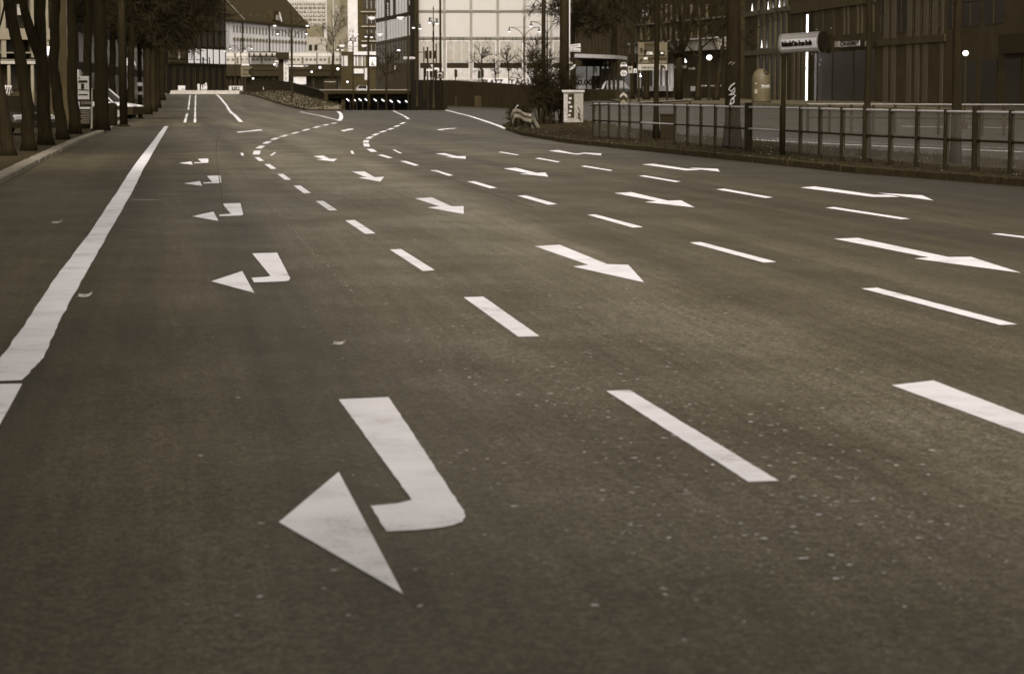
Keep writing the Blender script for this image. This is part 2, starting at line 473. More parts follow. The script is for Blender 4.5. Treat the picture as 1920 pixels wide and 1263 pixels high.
for pts, zz in (([(575, 427), (708, 420), (862, 489), (958, 488), (958, 550), (672, 498), (770, 490)], Z2),
                ([(85, 218), (180, 216), (262, 262), (335, 258), (305, 296), (130, 265), (195, 262)], Z2),
                ([(1200, 388), (1278, 384), (1330, 410), (1388, 409), (1358, 430), (1222, 415), (1275, 411)], Z1),
                ([(603, 473), (772, 467), (1400, 600), (1553, 598), (1903, 710), (1160, 610), (1260, 602)], Z4),
                ([(707, 341), (825, 335), (1080, 394), (1170, 391), (1265, 441), (918, 403), (1000, 396)], Z3),
                ([(1267, 193), (1365, 188), (1530, 228), (1597, 224), (1620, 258), (1392, 234), (1465, 232)], Z2),
                ([(735, 77), (808, 73), (905, 97), (975, 96), (972, 118), (810, 103), (870, 100)], Z2)):
    paint('straight_arrow', [shape(pts, zz)])
for pts in ([(597, 197), (655, 194), (690, 190), (725, 186), (765, 180), (800, 180), (795, 188), (745, 193), (690, 197), (615, 205)],
            [(1410, 186), (1445, 183), (1470, 175), (1516, 172), (1510, 181), (1470, 187), (1440, 195)],
            [(2160, 180), (2215, 175), (2235, 172), (2329, 168), (2300, 174), (2235, 178), (2200, 186)]):
    paint('lane_arrow', [shape(pts, Z1)])
for quad, zz in (([(85, 125), (190, 122), (843, 520), (710, 525)], Z8),
                 ([(378, 828), (468, 824), (733, 990), (638, 996)], Z2), ([(30, 600), (105, 597), (268, 702), (187, 705)], Z2),
                 ([(1217, 740), (1278, 738), (1387, 812), (1323, 814)], Z1),
                 ([(1045, 620), (1098, 618), (1182, 677), (1126, 680)], Z1), ([(918, 529), (963, 527), (1027, 573), (978, 574)], Z1),
                 ([(818, 452), (858, 450), (911, 487), (868, 489)], Z1), ([(741, 398), (775, 397), (814, 425), (775, 427)], Z1),
                 ([(793, 817), (905, 812), (1875, 1066), (1752, 1070)], Z4), ([(1228, 684), (1305, 680), (1832, 818), (1745, 823)], Z3),
                 ([(37, 360), (95, 357), (312, 417), (250, 422)], Z3), ([(520, 491), (578, 488), (910, 577), (838, 581)], Z3), ([(985, 296), (1045, 293), (1220, 345), (1165, 349)], Z2),
                 ([(695, 207), (737, 205), (878, 246), (838, 250)], Z2), ([(460, 136), (505, 134), (610, 168), (573, 171)], Z2),
                 ([(280, 86), (320, 84), (402, 109), (368, 112)], Z2),
                 ([(1690, 439), (1750, 436), (2290, 500), (2220, 505)], Z4), ([(547, 258), (605, 253), (1132, 334), (1070, 338)], Z4),
                 ([(1412, 315), (1470, 311), (1808, 371), (1755, 375)], Z3), ([(877, 222), (915, 218), (1168, 261), (1130, 265)], Z3),
                 ([(473, 155), (505, 151), (700, 183), (675, 187)], Z3), ([(157, 100), (187, 97), (337, 124), (313, 128)], Z3),
                 ([(1225, 65), (1255, 62), (1395, 86), (1370, 89)], Z2)):
    paint('lane_dash', [shape(quad, zz)])
paint('lane_dash', [outline([(869, 558), (906, 556.5), (1012, 631), (972, 632)])])
def zp(zz, a, b): return GH(zz[0][0] + a / zz[1], zz[0][1] + b / zz[1])
for (a, b), (c, d) in (((752, 376), (762, 346)), ((770, 328), (802, 307)), ((818, 292), (855, 273)), ((878, 261), (918, 245)), ((948, 237), (995, 223)), ((1035, 213), (1082, 199)),
                       ((1118, 190), (1168, 176)), ((1203, 167), (1248, 155)), ((1280, 149), (1318, 139)), ((1345, 134), (1378, 127)),
                       ((1640, 331), (1675, 355)), ((1612, 290), (1620, 315)), ((1610, 283), (1616, 264)), ((1625, 252), (1655, 236)), ((1668, 227), (1704, 212)), ((1722, 203), (1765, 190)), ((1786, 182), (1822, 170)), ((1838, 159), (1870, 148)), ((1884, 137), (1912, 124))):
    ribbon([zp(Z1, a, b), zp(Z1, c, d)], 0.19, 0.005).build('lane_dash', M_PAINT, road)
for (a, b), (c, d) in (((766, 223.5), (762, 220.5)), ((761.5, 219.8), (757.5, 217.6)), ((756, 216.6), (752, 214.6)), ((750.5, 214), (747, 212.5)), ((745.5, 211.8), (742, 210.2)), ((741, 209.6), (738, 208.2))):
    ribbon([GH(a, b), GH(c, d)], 0.2, 0.005).build('lane_dash', M_PAINT, road)
ribbon([GH(836, 206.6), GH(850, 210), GH(880, 217.5), GH(915, 229), GH(935, 236), GH(948, 241.5)], 0.22, 0.005).build('edge_line', M_PAINT, road)
ribbon([GH(563, 209.6), GH(600, 217), GH(636, 226)], 0.13, 0.005).build('edge_line', M_PAINT, road)
ribbon([GH(634, 209.5), GH(638.5, 213), GH(640, 218), GH(639, 223), GH(636, 226.6)], 0.26, 0.006).build('edge_line', M_PAINT, road)
lb = [(628, 75), (505, 235), (445, 330), (330, 500), (215, 650), (90, 840), (0, 965), (-85, 1052)]
rb = [(643, 76), (550, 235), (492, 350), (395, 520), (325, 640), (228, 820), (165, 960), (85, 1046)]
mm = MB(); nseg = 10
Lp = [zp(Z7, *q) for q in lb]; Rp = [zp(Z7, *q) for q in rb]
er = random.Random(5)
for i in range(len(Lp) - 1):
    for j in range(nseg + (i == len(Lp) - 2)):
        t = j / nseg; a = Lp[i].lerp(Lp[i + 1], t); b = Rp[i].lerp(Rp[i + 1], t)
        j1, j2 = er.uniform(-.006, .006), er.uniform(-.006, .006)
        mm.v += [Vector((a.x + j1, a.y, h(a.x, a.y) + .004)), Vector((b.x + j2, b.y, h(b.x, b.y) + .004))]
for i in range(len(mm.v) // 2 - 1): mm.f.append((2 * i, 2 * i + 1, 2 * i + 3, 2 * i + 2))
o = mm.build('edge_line', M_PAINT, road); o['label'] = 'broad white line beside the parking lane'
MB().poly(shape([(-95, 1062), (85, 1060), (45, 1135), (0, 1215), (-120, 1430), (-360, 1500)], Z7)).build('edge_line', M_PAINT, road)
ribbon([zp(Z7, -60, 1056), zp(Z7, 20, 1050), zp(Z7, 55, 1054), zp(Z7, 88, 1052)], 0.022, 0.006, .2).build('tar_crack', M_SEAM, road)
ribbon([zp(Z7, -20, 934), zp(Z7, 80, 930), zp(Z7, 178, 930)], 0.009, 0.006, .2).build('tar_crack', M_SEAM, road)
for a, b, c, d in ((356.5, 178.5, 353, 206), (351, 213, 346.5, 230)): ribbon([GH(a, b), GH(c, d)], 0.15, 0.008).build('lane_dash', M_PAINT, road)
ribbon([GH(367, 178), GH(366, 205), GH(365.5, 230)], 0.15, 0.008).build('edge_line', M_PAINT, road)
ribbon([GH(406, 177.5), GH(425, 198), GH(440, 216), GH(452, 229)], 0.24, 0.008).build('edge_line', M_PAINT, road)
for a, b, c, d in ((453, 287, 455, 292), (516, 286, 508, 292), (659, 283, 662, 289), (738, 281, 752, 288)): ribbon([GH(a, b), GH(c, d)], 0.07, 0.005).build('setting_out_mark', M_PAINT, road)
pass; M_SEAMP = mat('worn_seam', 0.3, 0.8, 0.5, 14)
for pts, w, mt in (([(243, 231.5), (320, 233), (400, 231), (455, 228.6)], .10, M_SEAMP), ([(445, 229), (425, 234), (411, 243), (406, 270), (405, 292), (411, 335), (420, 400)], .025, M_SEAM),
                   ([(580, 240), (600, 246), (640, 258), (700, 280), (780, 305), (880, 350), (1000, 390)], .03, M_SEAM),
                   ([(505, 385), (530, 410), (557, 440), (574, 463), (604.6, 491), (631, 521.7), (650, 539), (671, 563.5)], .014, M_SEAMP),
                   ([(245, 375), (300, 376)], .2, M_SEAMP), ([(225, 431), (296, 434)], .05, M_SEAMP), ([(266, 412), (300, 413)], .05, M_SEAMP)):
    gp = [GH(a, b) for a, b in pts]
    if w > .014: ribbon(gp, w * .8, 0.0055).build('asphalt_joint', mt, road)
    else:                                            # a worn joint: short broken pieces
        br = random.Random(6); mj = MB()
        for a, b in zip(gp[:-1], gp[1:]):
            n = max(1, int((b - a).length / .22))
            for k in range(n):
                if br.random() < .55:
                    o_ = Vector((br.uniform(-.02, .02), 0, 0)); q = ribbon([a.lerp(b, k / n) + o_, a.lerp(b, (k + br.uniform(.3, .9)) / n) + o_], br.uniform(.008, .022), 0.0055)
                    mj.add(q.v, q.f)
        mj.build('asphalt_joint', mt, road)

# ------------------------------------------------------------------ kerbs, pavement, verge, island
def kerb(name, pts, w, hh, m_, side, gap=0.02, L_=1.0):
    mm = MB(); r = random.Random(3)
    total = 0
    for a, b in zip(pts[:-1], pts[1:]):
        a = a.copy(); b = b.copy(); a.z = b.z = 0
        n = max(1, round((b - a).length / L_))
        d = (b - a).normalized(); s = Vector((d.y, -d.x, 0)) * side
        for i in range(n):
            p, q = a.lerp(b, i / n) + d * gap, a.lerp(b, (i + 1) / n) - d * gap * .2
            j = r.uniform(-.012, .012); top = hh + r.uniform(-.006, .006)
            pp = []
            for v in (p, q):
                z = h(v.x, v.y)
                v0 = v + s * j
                pp.append([Vector((v0.x, v0.y, z - .05)), Vector((v0.x, v0.y, z + top - .02)), Vector((v0.x + s.x * .02, v0.y + s.y * .02, z + top)), Vector((v0.x + s.x * w, v0.y + s.y * w, z + top)), Vector((v0.x + s.x * w, v0.y + s.y * w, z - .05))])
            base = len(mm.v); mm.v += pp[0] + pp[1]
            for k in range(5): mm.f.append((base + k, base + (k + 1) % 5, base + 5 + (k + 1) % 5, base + 5 + k))
            mm.f.append(tuple(base + k for k in range(5))[::-1]); mm.f.append(tuple(base + 5 + k for k in range(5)))
    return mm.build(name, m_, kind='structure')
kerb('kerb', LK, 0.3, 0.12, M_KERB, -1)
kerb('kerb', KERB, 0.16, 0.15, M_KERBD, -1)
def strip(name, A, B, m_, off, n, k=10, noise=0.0, kind='structure', crown=0.0):
    def rs(pl, t):
        ls = [0]
        for a, b in zip(pl[:-1], pl[1:]): ls.append(ls[-1] + max(1e-6, (Vector((b.x, b.y, 0)) - Vector((a.x, a.y, 0))).length))
        d = t * ls[-1]; return Vector((np.interp(d, ls, [p.x for p in pl]), np.interp(d, ls, [p.y for p in pl]), 0))
    mm = MB(); r = random.Random(8)
    for i in range(n + 1):
        a, b = rs(A, i / n), rs(B, i / n)
        for j in range(k + 1):
            p = a.lerp(b, j / k); mm.v.append(Vector((p.x, p.y, h(p.x, p.y) + off + r.uniform(-noise, noise) * (0 < j < k) + crown * (j / k))))
    for i in range(n):
        for j in range(k):
            a = i * (k + 1) + j; mm.f.append((a, a + 1, a + k + 2, a + k + 1))
    return mm.build(name, m_, kind=kind, smooth=True), mm.v
LKo = [k + Vector((-.29, 0, 0)) for k in LK]
strip('pavement', LKo, [Vector((p.x - (60 if p.y < 200 else 40), p.y + 2, 0)) for p in LK], M_PAVE, 0.115, 90, 12)
VB_PX = [(951, 240), (985, 234), (1030, 230), (1075, 228), (1112, 234), (1180, 246), (1264, 258), (1404, 270), (1581, 286), (1776, 301), (1913, 311), (2120, 326), (2500, 352)]
VB = [GH(a, b) for a, b in VB_PX] + [Vector((17, 8, 0)), Vector((20, -25, 0))]
KI = [k + Vector((.15, 0.02, 0)) for k in KERB]
_, VV = strip('verge', KI, VB, M_SOIL, 0.13, 160, 10, 0.03)
IS_A = [Vector((X(452, 326), 326, 0)), Vector((X(480, 290), 290, 0)), Vector((X(520, 250), 250, 0)), Vector((X(550, 228), 228, 0)), Vector((X(573, 215), 215, 0)), Vector((X(600, 213), 213.5, 0)), Vector((X(640, 213), 213, 0))]
IS_B = [Vector((X(520, 330), 330, 0)), Vector((X(545, 300), 300, 0)), Vector((X(575, 265), 265, 0)), Vector((X(600, 245), 245, 0)), Vector((X(606, 240), 240, 0)), Vector((X(622, 228), 228, 0)), Vector((X(641, 214.5), 214.5, 0))]
_, IV = strip('island_bank', IS_A, IS_B, mat('bank_grass', 0.14, 0.95, 0.5, 3), 0.12, 60, 8, 0.05, crown=0.35)
kerb('kerb', IS_A, 0.16, 0.14, M_KERBD, -1)
def blades(name, verts, n, hmin, hmax, seed, w=0.012):
    r = random.Random(seed); mm = MB()
    for _ in range(n):
        i = r.randrange(len(verts)); p = verts[i] + Vector((r.uniform(-.25, .25), r.uniform(-.4, .4), 0))
        hh = r.uniform(hmin, hmax); a = r.uniform(0, PI); l = Vector((r.uniform(-.6, .6) * hh, r.uniform(-.6, .6) * hh, hh))
        u = Vector((math.cos(a), math.sin(a), 0)) * w
        p = p + Vector((0, 0, -.03))
        mm.add([p - u, p + u, p + l], [(0, 1, 2)])
    return mm.build(name, M_GRASS, kind='stuff')
nearv = [v for v in VV if v.y > 30]
tag(blades('grass', nearv, 16000, .04, .16, 4), 'short dry grass on the verge under the fence', 'grass')
tag(blades('grass', IV, 5000, .08, .3, 6, .04), 'thin grass on the bank beside the underpass', 'grass')
# fallen leaves on the verge and flecks on the carriageway
def flecks(name, pts, m_, smin, smax, seed, lift_=.25):
    r = random.Random(seed); mm = MB()
    for p in pts:
        s = r.uniform(smin, smax); a = r.uniform(0, PI); n = r.randint(5, 7); c = math.cos(a); d = math.sin(a); e = r.uniform(.4, .9)
        ring = []
        for k in range(n):
            t = 2 * PI * k / n; q = r.uniform(.7, 1.2)
            x, y = s * q * math.cos(t), s * q * e * math.sin(t)
            ring.append(p + Vector((x * c - y * d, x * d + y * c, r.uniform(0.0005, lift_ * s))))
        mm.poly(ring)
    return mm.build(name, m_, kind='stuff')
fr = random.Random(21)
fp = [fr.choice(nearv) + Vector((fr.uniform(-.3, .3), fr.uniform(-.5, .5), .03)) for _ in range(500)]
tag(flecks('leaf_litter', fp, M_LITTER, .015, .05, 2), 'dead leaves scattered over the verge', 'leaf litter')
fp = []
while len(fp) < 820:
    t = fr.random(); x0, y0 = 560 + t * 1000, 380 + (t ** 1.1) * 640
    a, b = x0 + fr.gauss(20, 110 + 90 * t), y0 + fr.gauss(0, 60)
    if 330 < b < 1240 and a < 1900: fp.append(G(a, b, .0015))
for _ in range(160):
    fp.append(G(fr.uniform(330, 1900), fr.uniform(330, 1200), .0015))
tag(flecks('road_litter', fp, mat('grit', 0.5, .85, .5, 3), .003, .019, 9, .1), 'pale specks of grit and leaf crumbs on the carriageway', 'litter')
def leaf(px, py, s, label, curl=.42):
    """a dry leaf, s half its length, its tip and edges curled up"""
    p = G(px, py, .004); mm = MB(); nu, nv_ = 9, 5; lr = random.Random(px)
    for i in range(nu):
        u = -1 + 2 * i / (nu - 1); w = .45 * s * math.sqrt(max(.02, 1 - u * u)) * (1 + .3 * math.sin(i * 2.3))
        for j in range(nv_):
            v = -1 + 2 * j / (nv_ - 1)
            mm.v.append(p + Vector((u * s, v * w + .15 * s * u, s * curl * (.75 * max(0, u) ** 2 + .35 * u * u + 1.0 * max(0, v) ** 1.5) + lr.uniform(0, .04) * s)))
    for i in range(nu - 1):
        for j in range(nv_ - 1): a = i * nv_ + j; mm.f.append((a, a + 1, a + nv_ + 1, a + nv_))
    mm.tube([p + Vector((-s, -.15 * s, .3 * s * curl)), p + Vector((-1.5 * s, -.2 * s, .002))], .003, 5)
    tag(mm.build('fallen_leaf', mat('dry_leaf', .3, .8, .5, 30), smooth=True), label, 'leaf')
leaf(637, 646, .042, 'curled pale leaf lying alone between the turn arrows')
leaf(160, 557, .055, 'flat torn leaf lying beside the broad white edge line')
leaf(107, 419, .06, 'small dead leaf in the parking lane near the left kerb')

# ------------------------------------------------------------------ underpass: walls, portal, lamps
def wall_line(pts, zb, zt, th):
    """pts [(x,y)], bottoms, tops -> wall with thickness away from the camera side (to the left of travel)"""
    mm = MB(); n = len(pts)
    for i, (x, y) in enumerate(pts):
        a = Vector(pts[max(0, i - 1)]); b = Vector(pts[min(n - 1, i + 1)]); d = (b - a).normalized(); s = Vector((-d.y, d.x)) * th
        mm.v += [Vector((x, y, zb[i])), Vector((x, y, zt[i])), Vector((x + s.x, y + s.y, zt[i])), Vector((x + s.x, y + s.y, zb[i]))]
    for i in range(n - 1):
        for k in range(4): mm.f.append((4 * i + k, 4 * i + (k + 1) % 4, 4 * i + 4 + (k + 1) % 4, 4 * i + 4 + k))
    mm.f.append((3, 2, 1, 0)); mm.f.append(tuple(4 * (n - 1) + k for k in range(4)))
    return mm
rw = [(X(1163, 205), 205), (X(1130, 208), 208), (X(1060, 216), 216), (X(1000, 224), 224), (X(920, 232), 232), (X(840, 240), 240), (X(800, 290), 290), (X(776, 331), 331)]
rt = [Zof(169, 205), Zof(168, 208), Zof(166, 216), Zof(160.5, 224), Zof(154.5, 232), Zof(150.5, 240), Zof(150, 290), Zof(150.5, 331)]
t = thing('retaining_wall', 'long dark retaining wall along the right side of the underpass ramp', 'wall', (rw[3][0], rw[3][1], 0))
wall_line(rw[::-1], [-7] * 8, rt[::-1], -.5).build('wall', M_WALLD, t)
# pale dashes painted for daylight through rail gaps, and stained panels below it
WP = [776, 800, 840, 920, 1000, 1060]; WY = [331, 290, 240, 232, 224, 216]
def wall_at(px):
    for a, b, ya, yb in zip(WP[:-1], WP[1:], WY[:-1], WY[1:]):
        if px <= b:
            A_, B_ = Vector((X(a, ya), ya)), Vector((X(b, yb), yb)); e = (B_ - A_).normalized(); kk = P(px, HORIZ, 1.0).x
            u = (kk * A_.y - A_.x) / (e.x - kk * e.y); n_ = Vector((e.y, -e.x)); q = A_ + e * u + n_ * .08
            return q
    return Vector((X(px, 216), 215.8))
cop = MB(); rc = random.Random(2)
for i in range(46):
    f = i / 45; px = 790 + f * 260
    py = float(np.interp(px, [780, 830, 900, 1000, 1060], [168, 169, 175, 183, 188]))
    q = wall_at(px); p = P(px, py, q.y)
    if rc.random() < .85: cop.box(p, (.16, .06, .045))
cop.build('gap_light_dashes', mat('gap_light_paint', 0.3, 0.5, 0.3, 3), t)
for px, wd in ((832, 14), (866, 26), (912, 44)):
    Y = wall_at(px).y
    a, b = P(px - wd / 2, 180, Y), P(px + wd / 2, 206, Y)
    MB().box(((a.x + b.x) / 2, Y, (a.z + b.z) / 2), (b.x - a.x, .1, a.z - b.z)).build('stained_panel', M_WALLM, t)
lw = [(X(608, 241), 241), (X(598, 252), 252), (X(575, 275), 275), (X(548, 305), 305), (X(520, 332), 332), (X(470, 352), 352)]
lt = [Zof(175, 241), Zof(170, 252), Zof(163, 275), Zof(156, 305), Zof(151.5, 332), Zof(151, 352)]
t = thing('parapet_wall', 'dark curving parapet wall beside the grass bank', 'wall', (lw[1][0], lw[1][1], 0))
wall_line(lw, [-6] * 6, lt, -.35).build('wall', M_WALLD, t)
cp = MB()
for i in range(5): cp.tube([(lw[i][0], lw[i][1], lt[i] + .03), (lw[i + 1][0], lw[i + 1][1], lt[i + 1] + .03)], .06, 6)
cp.build('coping', M_POLE, t)
MB().prism([P(582, 201, 236), P(612, 201, 236), P(617, 207, 236), P(578, 207, 236)], (0, 1.2, 0)).build('end_block', M_MID, t)
M_TUN = mat('tunnel_concrete', 0.5, .8, .3, 1)
t = thing('tunnel_portal', 'dark road tunnel mouth with a row of slanting lamps inside', 'tunnel', (X(690, 331), 331, -5))
xl, xr = -29.0, X(777, 331)
zl = Zof(184, 331)
MB().box(((xl + xr) / 2, 333, (Zof(170, 331) + zl) / 2), (xr - xl, 4, Zof(170, 331) - zl)).build('lintel', mat('lintel_concrete', .018, .85, .3, 1.2), t)
MB().box(((xl + xr) / 2, 331.2, Zof(169, 331) + .03), (xr - xl, .3, .09)).build('coping', M_MID, t)
MB().box(((xl + xr) / 2, 385, zl - 6.6), (xr - xl + 6, .4, 14)).build('end_wall', M_TUN, t)
MB().box((xl, 360, -3), (.4, 50, 9)).box((xr + .2, 360, -3), (.4, 50, 9)).build('side_wall', M_TUN, t)
MB().box(((xl + xr) / 2, 361, zl + .3), (xr - xl, 50, .3)).build('ceiling', M_TUN, t)
pc = [(657, 198), (673, 197), (690, 196), (706, 197), (731, 198), (739, 198), (768, 199)]
for i, (px, py) in enumerate(((652, 187.5), (664.5, 187.5), (675, 187.2), (686.5, 187.3), (703.5, 187.8), (718, 188.3), (733.5, 190), (748, 190.7), (762.5, 190.8))):
    p = P(px, py, 338)
    MB().tube([p + Vector((-.19, 0, .14)), p + Vector((.19, 0, -.14))], .055, 8).build('tunnel_lamp', mat('tunnel_lamp_glow', .8, .4, 0, emit=1.8), t)
for px in (657, 668.5, 680, 691.5, 708.5, 739):
    p = P(px, 190, 339); MB().tube([p, p + Vector((0, 0, -4))], .1, 8).build('tunnel_column', mat('column_concrete', .16, .8, .2, 2), t)
a = P(641, 187, 332); MB().box((a.x + .25, 331.4, a.z - 2), (.5, .6, 4)).build('jamb', M_WALLM, t)

# ------------------------------------------------------------------ pale kerb wall at the far end of the side carriageway, plaza paving
a, b = X(316, 328), X(447, 328)
tag(MB().prism([(a, 328, 1.2), (b, 328, 1.2), (b + .1, 328.3, Zof(170.5, 328)), (a + .3, 328.3, Zof(170, 328))], (0, 6, 0.05)).build('kerb_wall', M_STONE), 'pale low stone kerb wall closing the side carriageway', 'wall')

t = thing('office_building', 'added office block, unseen behind the viewer, shading the near road', 'building', (0, -9, 0))  # invented block out of view, added to shade the near road
MB().box((8, -16, 7.2), (110, 14, 14.4)).build('wall', M_MID, t)
for i in range(16):
    for j in range(3): MB().box((-41 + i * 6.2, -8.98, 2.4 + j * 3.8), (3.2, .1, 2.2)).build('window', M_GLASSD, t)

# ------------------------------------------------------------------ trees
def branch_tree(seed, crown_h, radius, n1=7, n2=6, n3=6, n4=4, tw=0.016, up=0.75, droop=0.0):
    r = random.Random(seed); mm = MB()
    def rd(d, sp, upb):
        v = d + Vector((r.gauss(0, sp), r.gauss(0, sp), r.gauss(0, sp) + upb)); return v.normalized()
    def seg(p, d, L_, r0, r1, n, bend):
        pts = [p]; dd = d.copy()
        for i in range(n):
            dd = rd(dd, bend, .03 - droop); pts.append(pts[-1] + dd * (L_ / n))
        mm.tube(pts, [r0 + (r1 - r0) * i / n for i in range(n + 1)], 6 if r0 > .03 else 3, cap=False)
        return pts, dd
    leader, ld = seg(Vector((0, 0, 0)), Vector((0, 0, 1)), crown_h * .8, .13, .03, 6, .06)
    for i in range(n1):
        k = 0.0 + (i / n1) * .8; base = leader[min(5, int(k * 6))].lerp(leader[min(6, int(k * 6) + 1)], (k * 6) % 1)
        az = i * 2.4 + r.uniform(-.4, .4); e = r.uniform(.35, up)
        d = Vector((math.cos(az) * math.cos(e), math.sin(az) * math.cos(e), math.sin(e)))
        L1 = radius * r.uniform(.75, 1.1) * (1 - .45 * k)
        p1, _ = seg(base, d, L1, .075 * (1 - .5 * k), .022, 5, .13)
        for j in range(n2):
            q = (j + 1) / n2; b2 = p1[min(4, int(q * 4.99))].lerp(p1[min(5, int(q * 4.99) + 1)], r.random())
            d2 = rd((p1[-1] - p1[0]).normalized(), .55, .12 - droop)
            p2, _ = seg(b2, d2, L1 * r.uniform(.35, .6), .028, .012, 3, .16)
            for m_ in range(n3):
                b3 = p2[r.randrange(3)].lerp(p2[3], r.random()); d3 = rd((p2[-1] - p2[0]).normalized(), .6, .1 - droop)
                p3, _ = seg(b3, d3, L1 * r.uniform(.16, .34), tw, tw * .6, 2, .2)
                for _q in range(n4):
                    b4 = p3[0].lerp(p3[2], r.uniform(.2, 1)); d4 = rd((p3[-1] - p3[0]).normalized(), .7, .05 - droop)
                    mm.tube([b4, b4 + d4 * L1 * r.uniform(.08, .2)], [tw * .7, tw * .45], 3, cap=False)
    return mm
CROWN = {}
def crown_mesh(key, *a, **k):
    if key not in CROWN:
        o = branch_tree(*a, **k); me = bpy.data.meshes.new('crown')
        me.from_pydata([tuple(v) for v in o.v], [], o.f); me.materials.append(M_TWIG); me.update(); CROWN[key] = me
    return CROWN[key]
crown_mesh('a', 1, 9, 4.8, 10, 9, 9, 7, .03, droop=.05)
crown_mesh('b', 2, 9, 5.2, 10, 9, 9, 7, .03, droop=.05)
crown_mesh('c', 3, 8, 4.6, 9, 9, 9, 7, .03, droop=.05)
crown_mesh('d', 4, 9, 4.6, 7, 6, 6, 4, .018)
crown_mesh('e', 6, 9, 4.4, 8, 6, 5, 4, .018)
crown_mesh('s', 5, 3.2, 1.7, 7, 5, 5, 3, .012)
def tree(name, label, base, pts, r0, r1, key, cs=1.0, cz=0.0, group=None, cat='tree', taper_flare=1.35, bark=None):
    """pts: trunk line (world points); crown set on its top"""
    t_ = thing(name, label, cat, base, group)
    n = len(pts); rad = [r0 + (r1 - r0) * i / (n - 1) for i in range(n)]; rad[0] *= taper_flare
    mm = MB().tube(pts, rad, 12); mm.build('trunk', bark or M_BARK, t_, smooth=True)
    if key:
        c = bpy.data.objects.new('crown', CROWN[key]); COL.objects.link(c); c.parent = t_
        c.location = Vector(pts[-1]) - Vector(base) - Vector((0, 0, cz)); c.scale = (cs,) * 3; c.rotation_euler = (0, 0, rng.uniform(0, 6))
    return t_
TG = 'bare street trees along the left pavement'
def ltree(px_list, Y, w, label, key='a', top=5.2, cs=1.0):
    """trunk line from photo columns at rows, at distance Y"""
    pts = [P(a, b, Y) for a, b in px_list]
    base = Vector((pts[0].x, Y, h(pts[0].x, Y) + .1)); pts[0] = base
    d = pts[-1] - pts[-2]
    if pts[-1].z < top: pts.append(pts[-1] + d.normalized() * ((top - pts[-1].z) / max(.3, d.normalized().z)))
    mid = []
    for a, b in zip(pts[:-1], pts[1:]): mid += [a.lerp(b, k / 4) for k in range(4)]
    mid.append(pts[-1])
    for m_ in mid[2:-1]: m_ += Vector((rng.uniform(-.025, .025), 0, 0))
    r = w * .88 / 2 * Y / FPX
    tr = tree('street_tree', label, base, mid, r, r * .7, key, cs, 1.2, TG)
    return tr
ltree([(16, 290), (8, 230), (-8, 130), (-20, 0)], 59, 30, 'leaning tree trunk standing nearest the kerb, a headlight shining beside it', 'a', 6)
ltree([(54, 278), (50, 200), (40, 110), (24, 40), (14, 0)], 64, 29, 'tree trunk leaning left across the pale balconies', 'b', 6.5)
t3 = ltree([(86, 270), (80, 180), (77, 100), (75, 0)], 71, 31, 'upright trunk with a limb forking to the left, left of the lit wall sign', 'c', 7)
MB().tube([P(82, 138, 71.1), P(79, 120, 71.05), P(70, 95, 70.9), P(58, 62, 70.7), P(46, 20, 70.6), P(38, -30, 70.5)], [.08, .15, .16, .15, .13, .11], 10).build('limb', M_BARK, t3, smooth=True)
ltree([(118, 258), (108, 180), (100, 130), (103, 60), (104, 0)], 79, 25, 'tree trunk kinked above a slanting base, just right of the lit wall sign', 'a', 7)
ltree([(141, 244), (135, 160), (136, 80), (134, 0)], 90, 24, 'straight tree trunk directly left of the poster board', 'b', 8)
ltree([(189, 236), (190, 150), (189, 80), (186, 0)], 99, 32, 'stout tree trunk directly right of the poster board', 'c', 8)
ltree([(163, 240), (164, 100), (166, 0)], 103, 20, 'tree trunk rising straight behind the poster board', 'c', 8)
for i, (px, Y, lab) in enumerate(((211, 150, 'thin tree trunk left of the grey lamp column, beside the white car'), (246, 148, 'tree behind the white car bonnet, between two grey columns'), (277, 172, 'tree just right of the second grey column'), (287, 196, 'tree in the row midway towards the dark glazed block'), (294, 222, 'tree next to last before the dark glazed block'), (303, 262, 'tree nearest the dark glazed block, its crown arching over the side carriageway'))):
    ltree([(px, 200), (px - 1, 140), (px + 1, 60)], Y, 16, lab, 'abc'[i % 3], 6.2 + .4 * (i % 2) + (3.6 if i == 5 else (1.8 if i == 4 else 0)), 1.05 - .2 * (i == 5))

for i, (x, Y, lab) in enumerate(((-8.6, 38, 'second tree of the left row outside the picture'), (-7.4, 29, 'third tree of the left row outside the picture'), (-6.4, 20, 'fourth tree of the left row outside the picture'), (-5.6, 11, 'fifth tree of the left row outside the picture'), (-4.9, 2, 'sixth tree of the left row outside the picture'))):  # unseen rest of the left row, added for its shade on the road
    b_ = Vector((x, Y, .1)); tree('street_tree', lab, b_, [b_, b_ + Vector((.05, 0, 2)), b_ + Vector((.0, .1, 4)), b_ + Vector((.1, 0, 5.6))], .22, .16, 'abc'[i % 3], 1.05, 1.2, TG)
for i, (x, Y, lab) in enumerate(((11.2, 34, 'first tree of the right row outside the picture'), (12.6, 25, 'second tree of the right row outside the picture'), (13.8, 16, 'third tree of the right row outside the picture'), (15.0, 7, 'fourth tree of the right row outside the picture'))):  # right row carried on out of view, put in for its shade
    b_ = Vector((x, Y, .1)); tree('roadside_tree', lab, b_, [b_, b_ + Vector((.05, 0, 2)), b_ + Vector((.0, .1, 4)), b_ + Vector((.1, 0, 6.2))], .22, .16, 'de'[i % 2], 1.2, 1.2, 'bare trees on the right side')

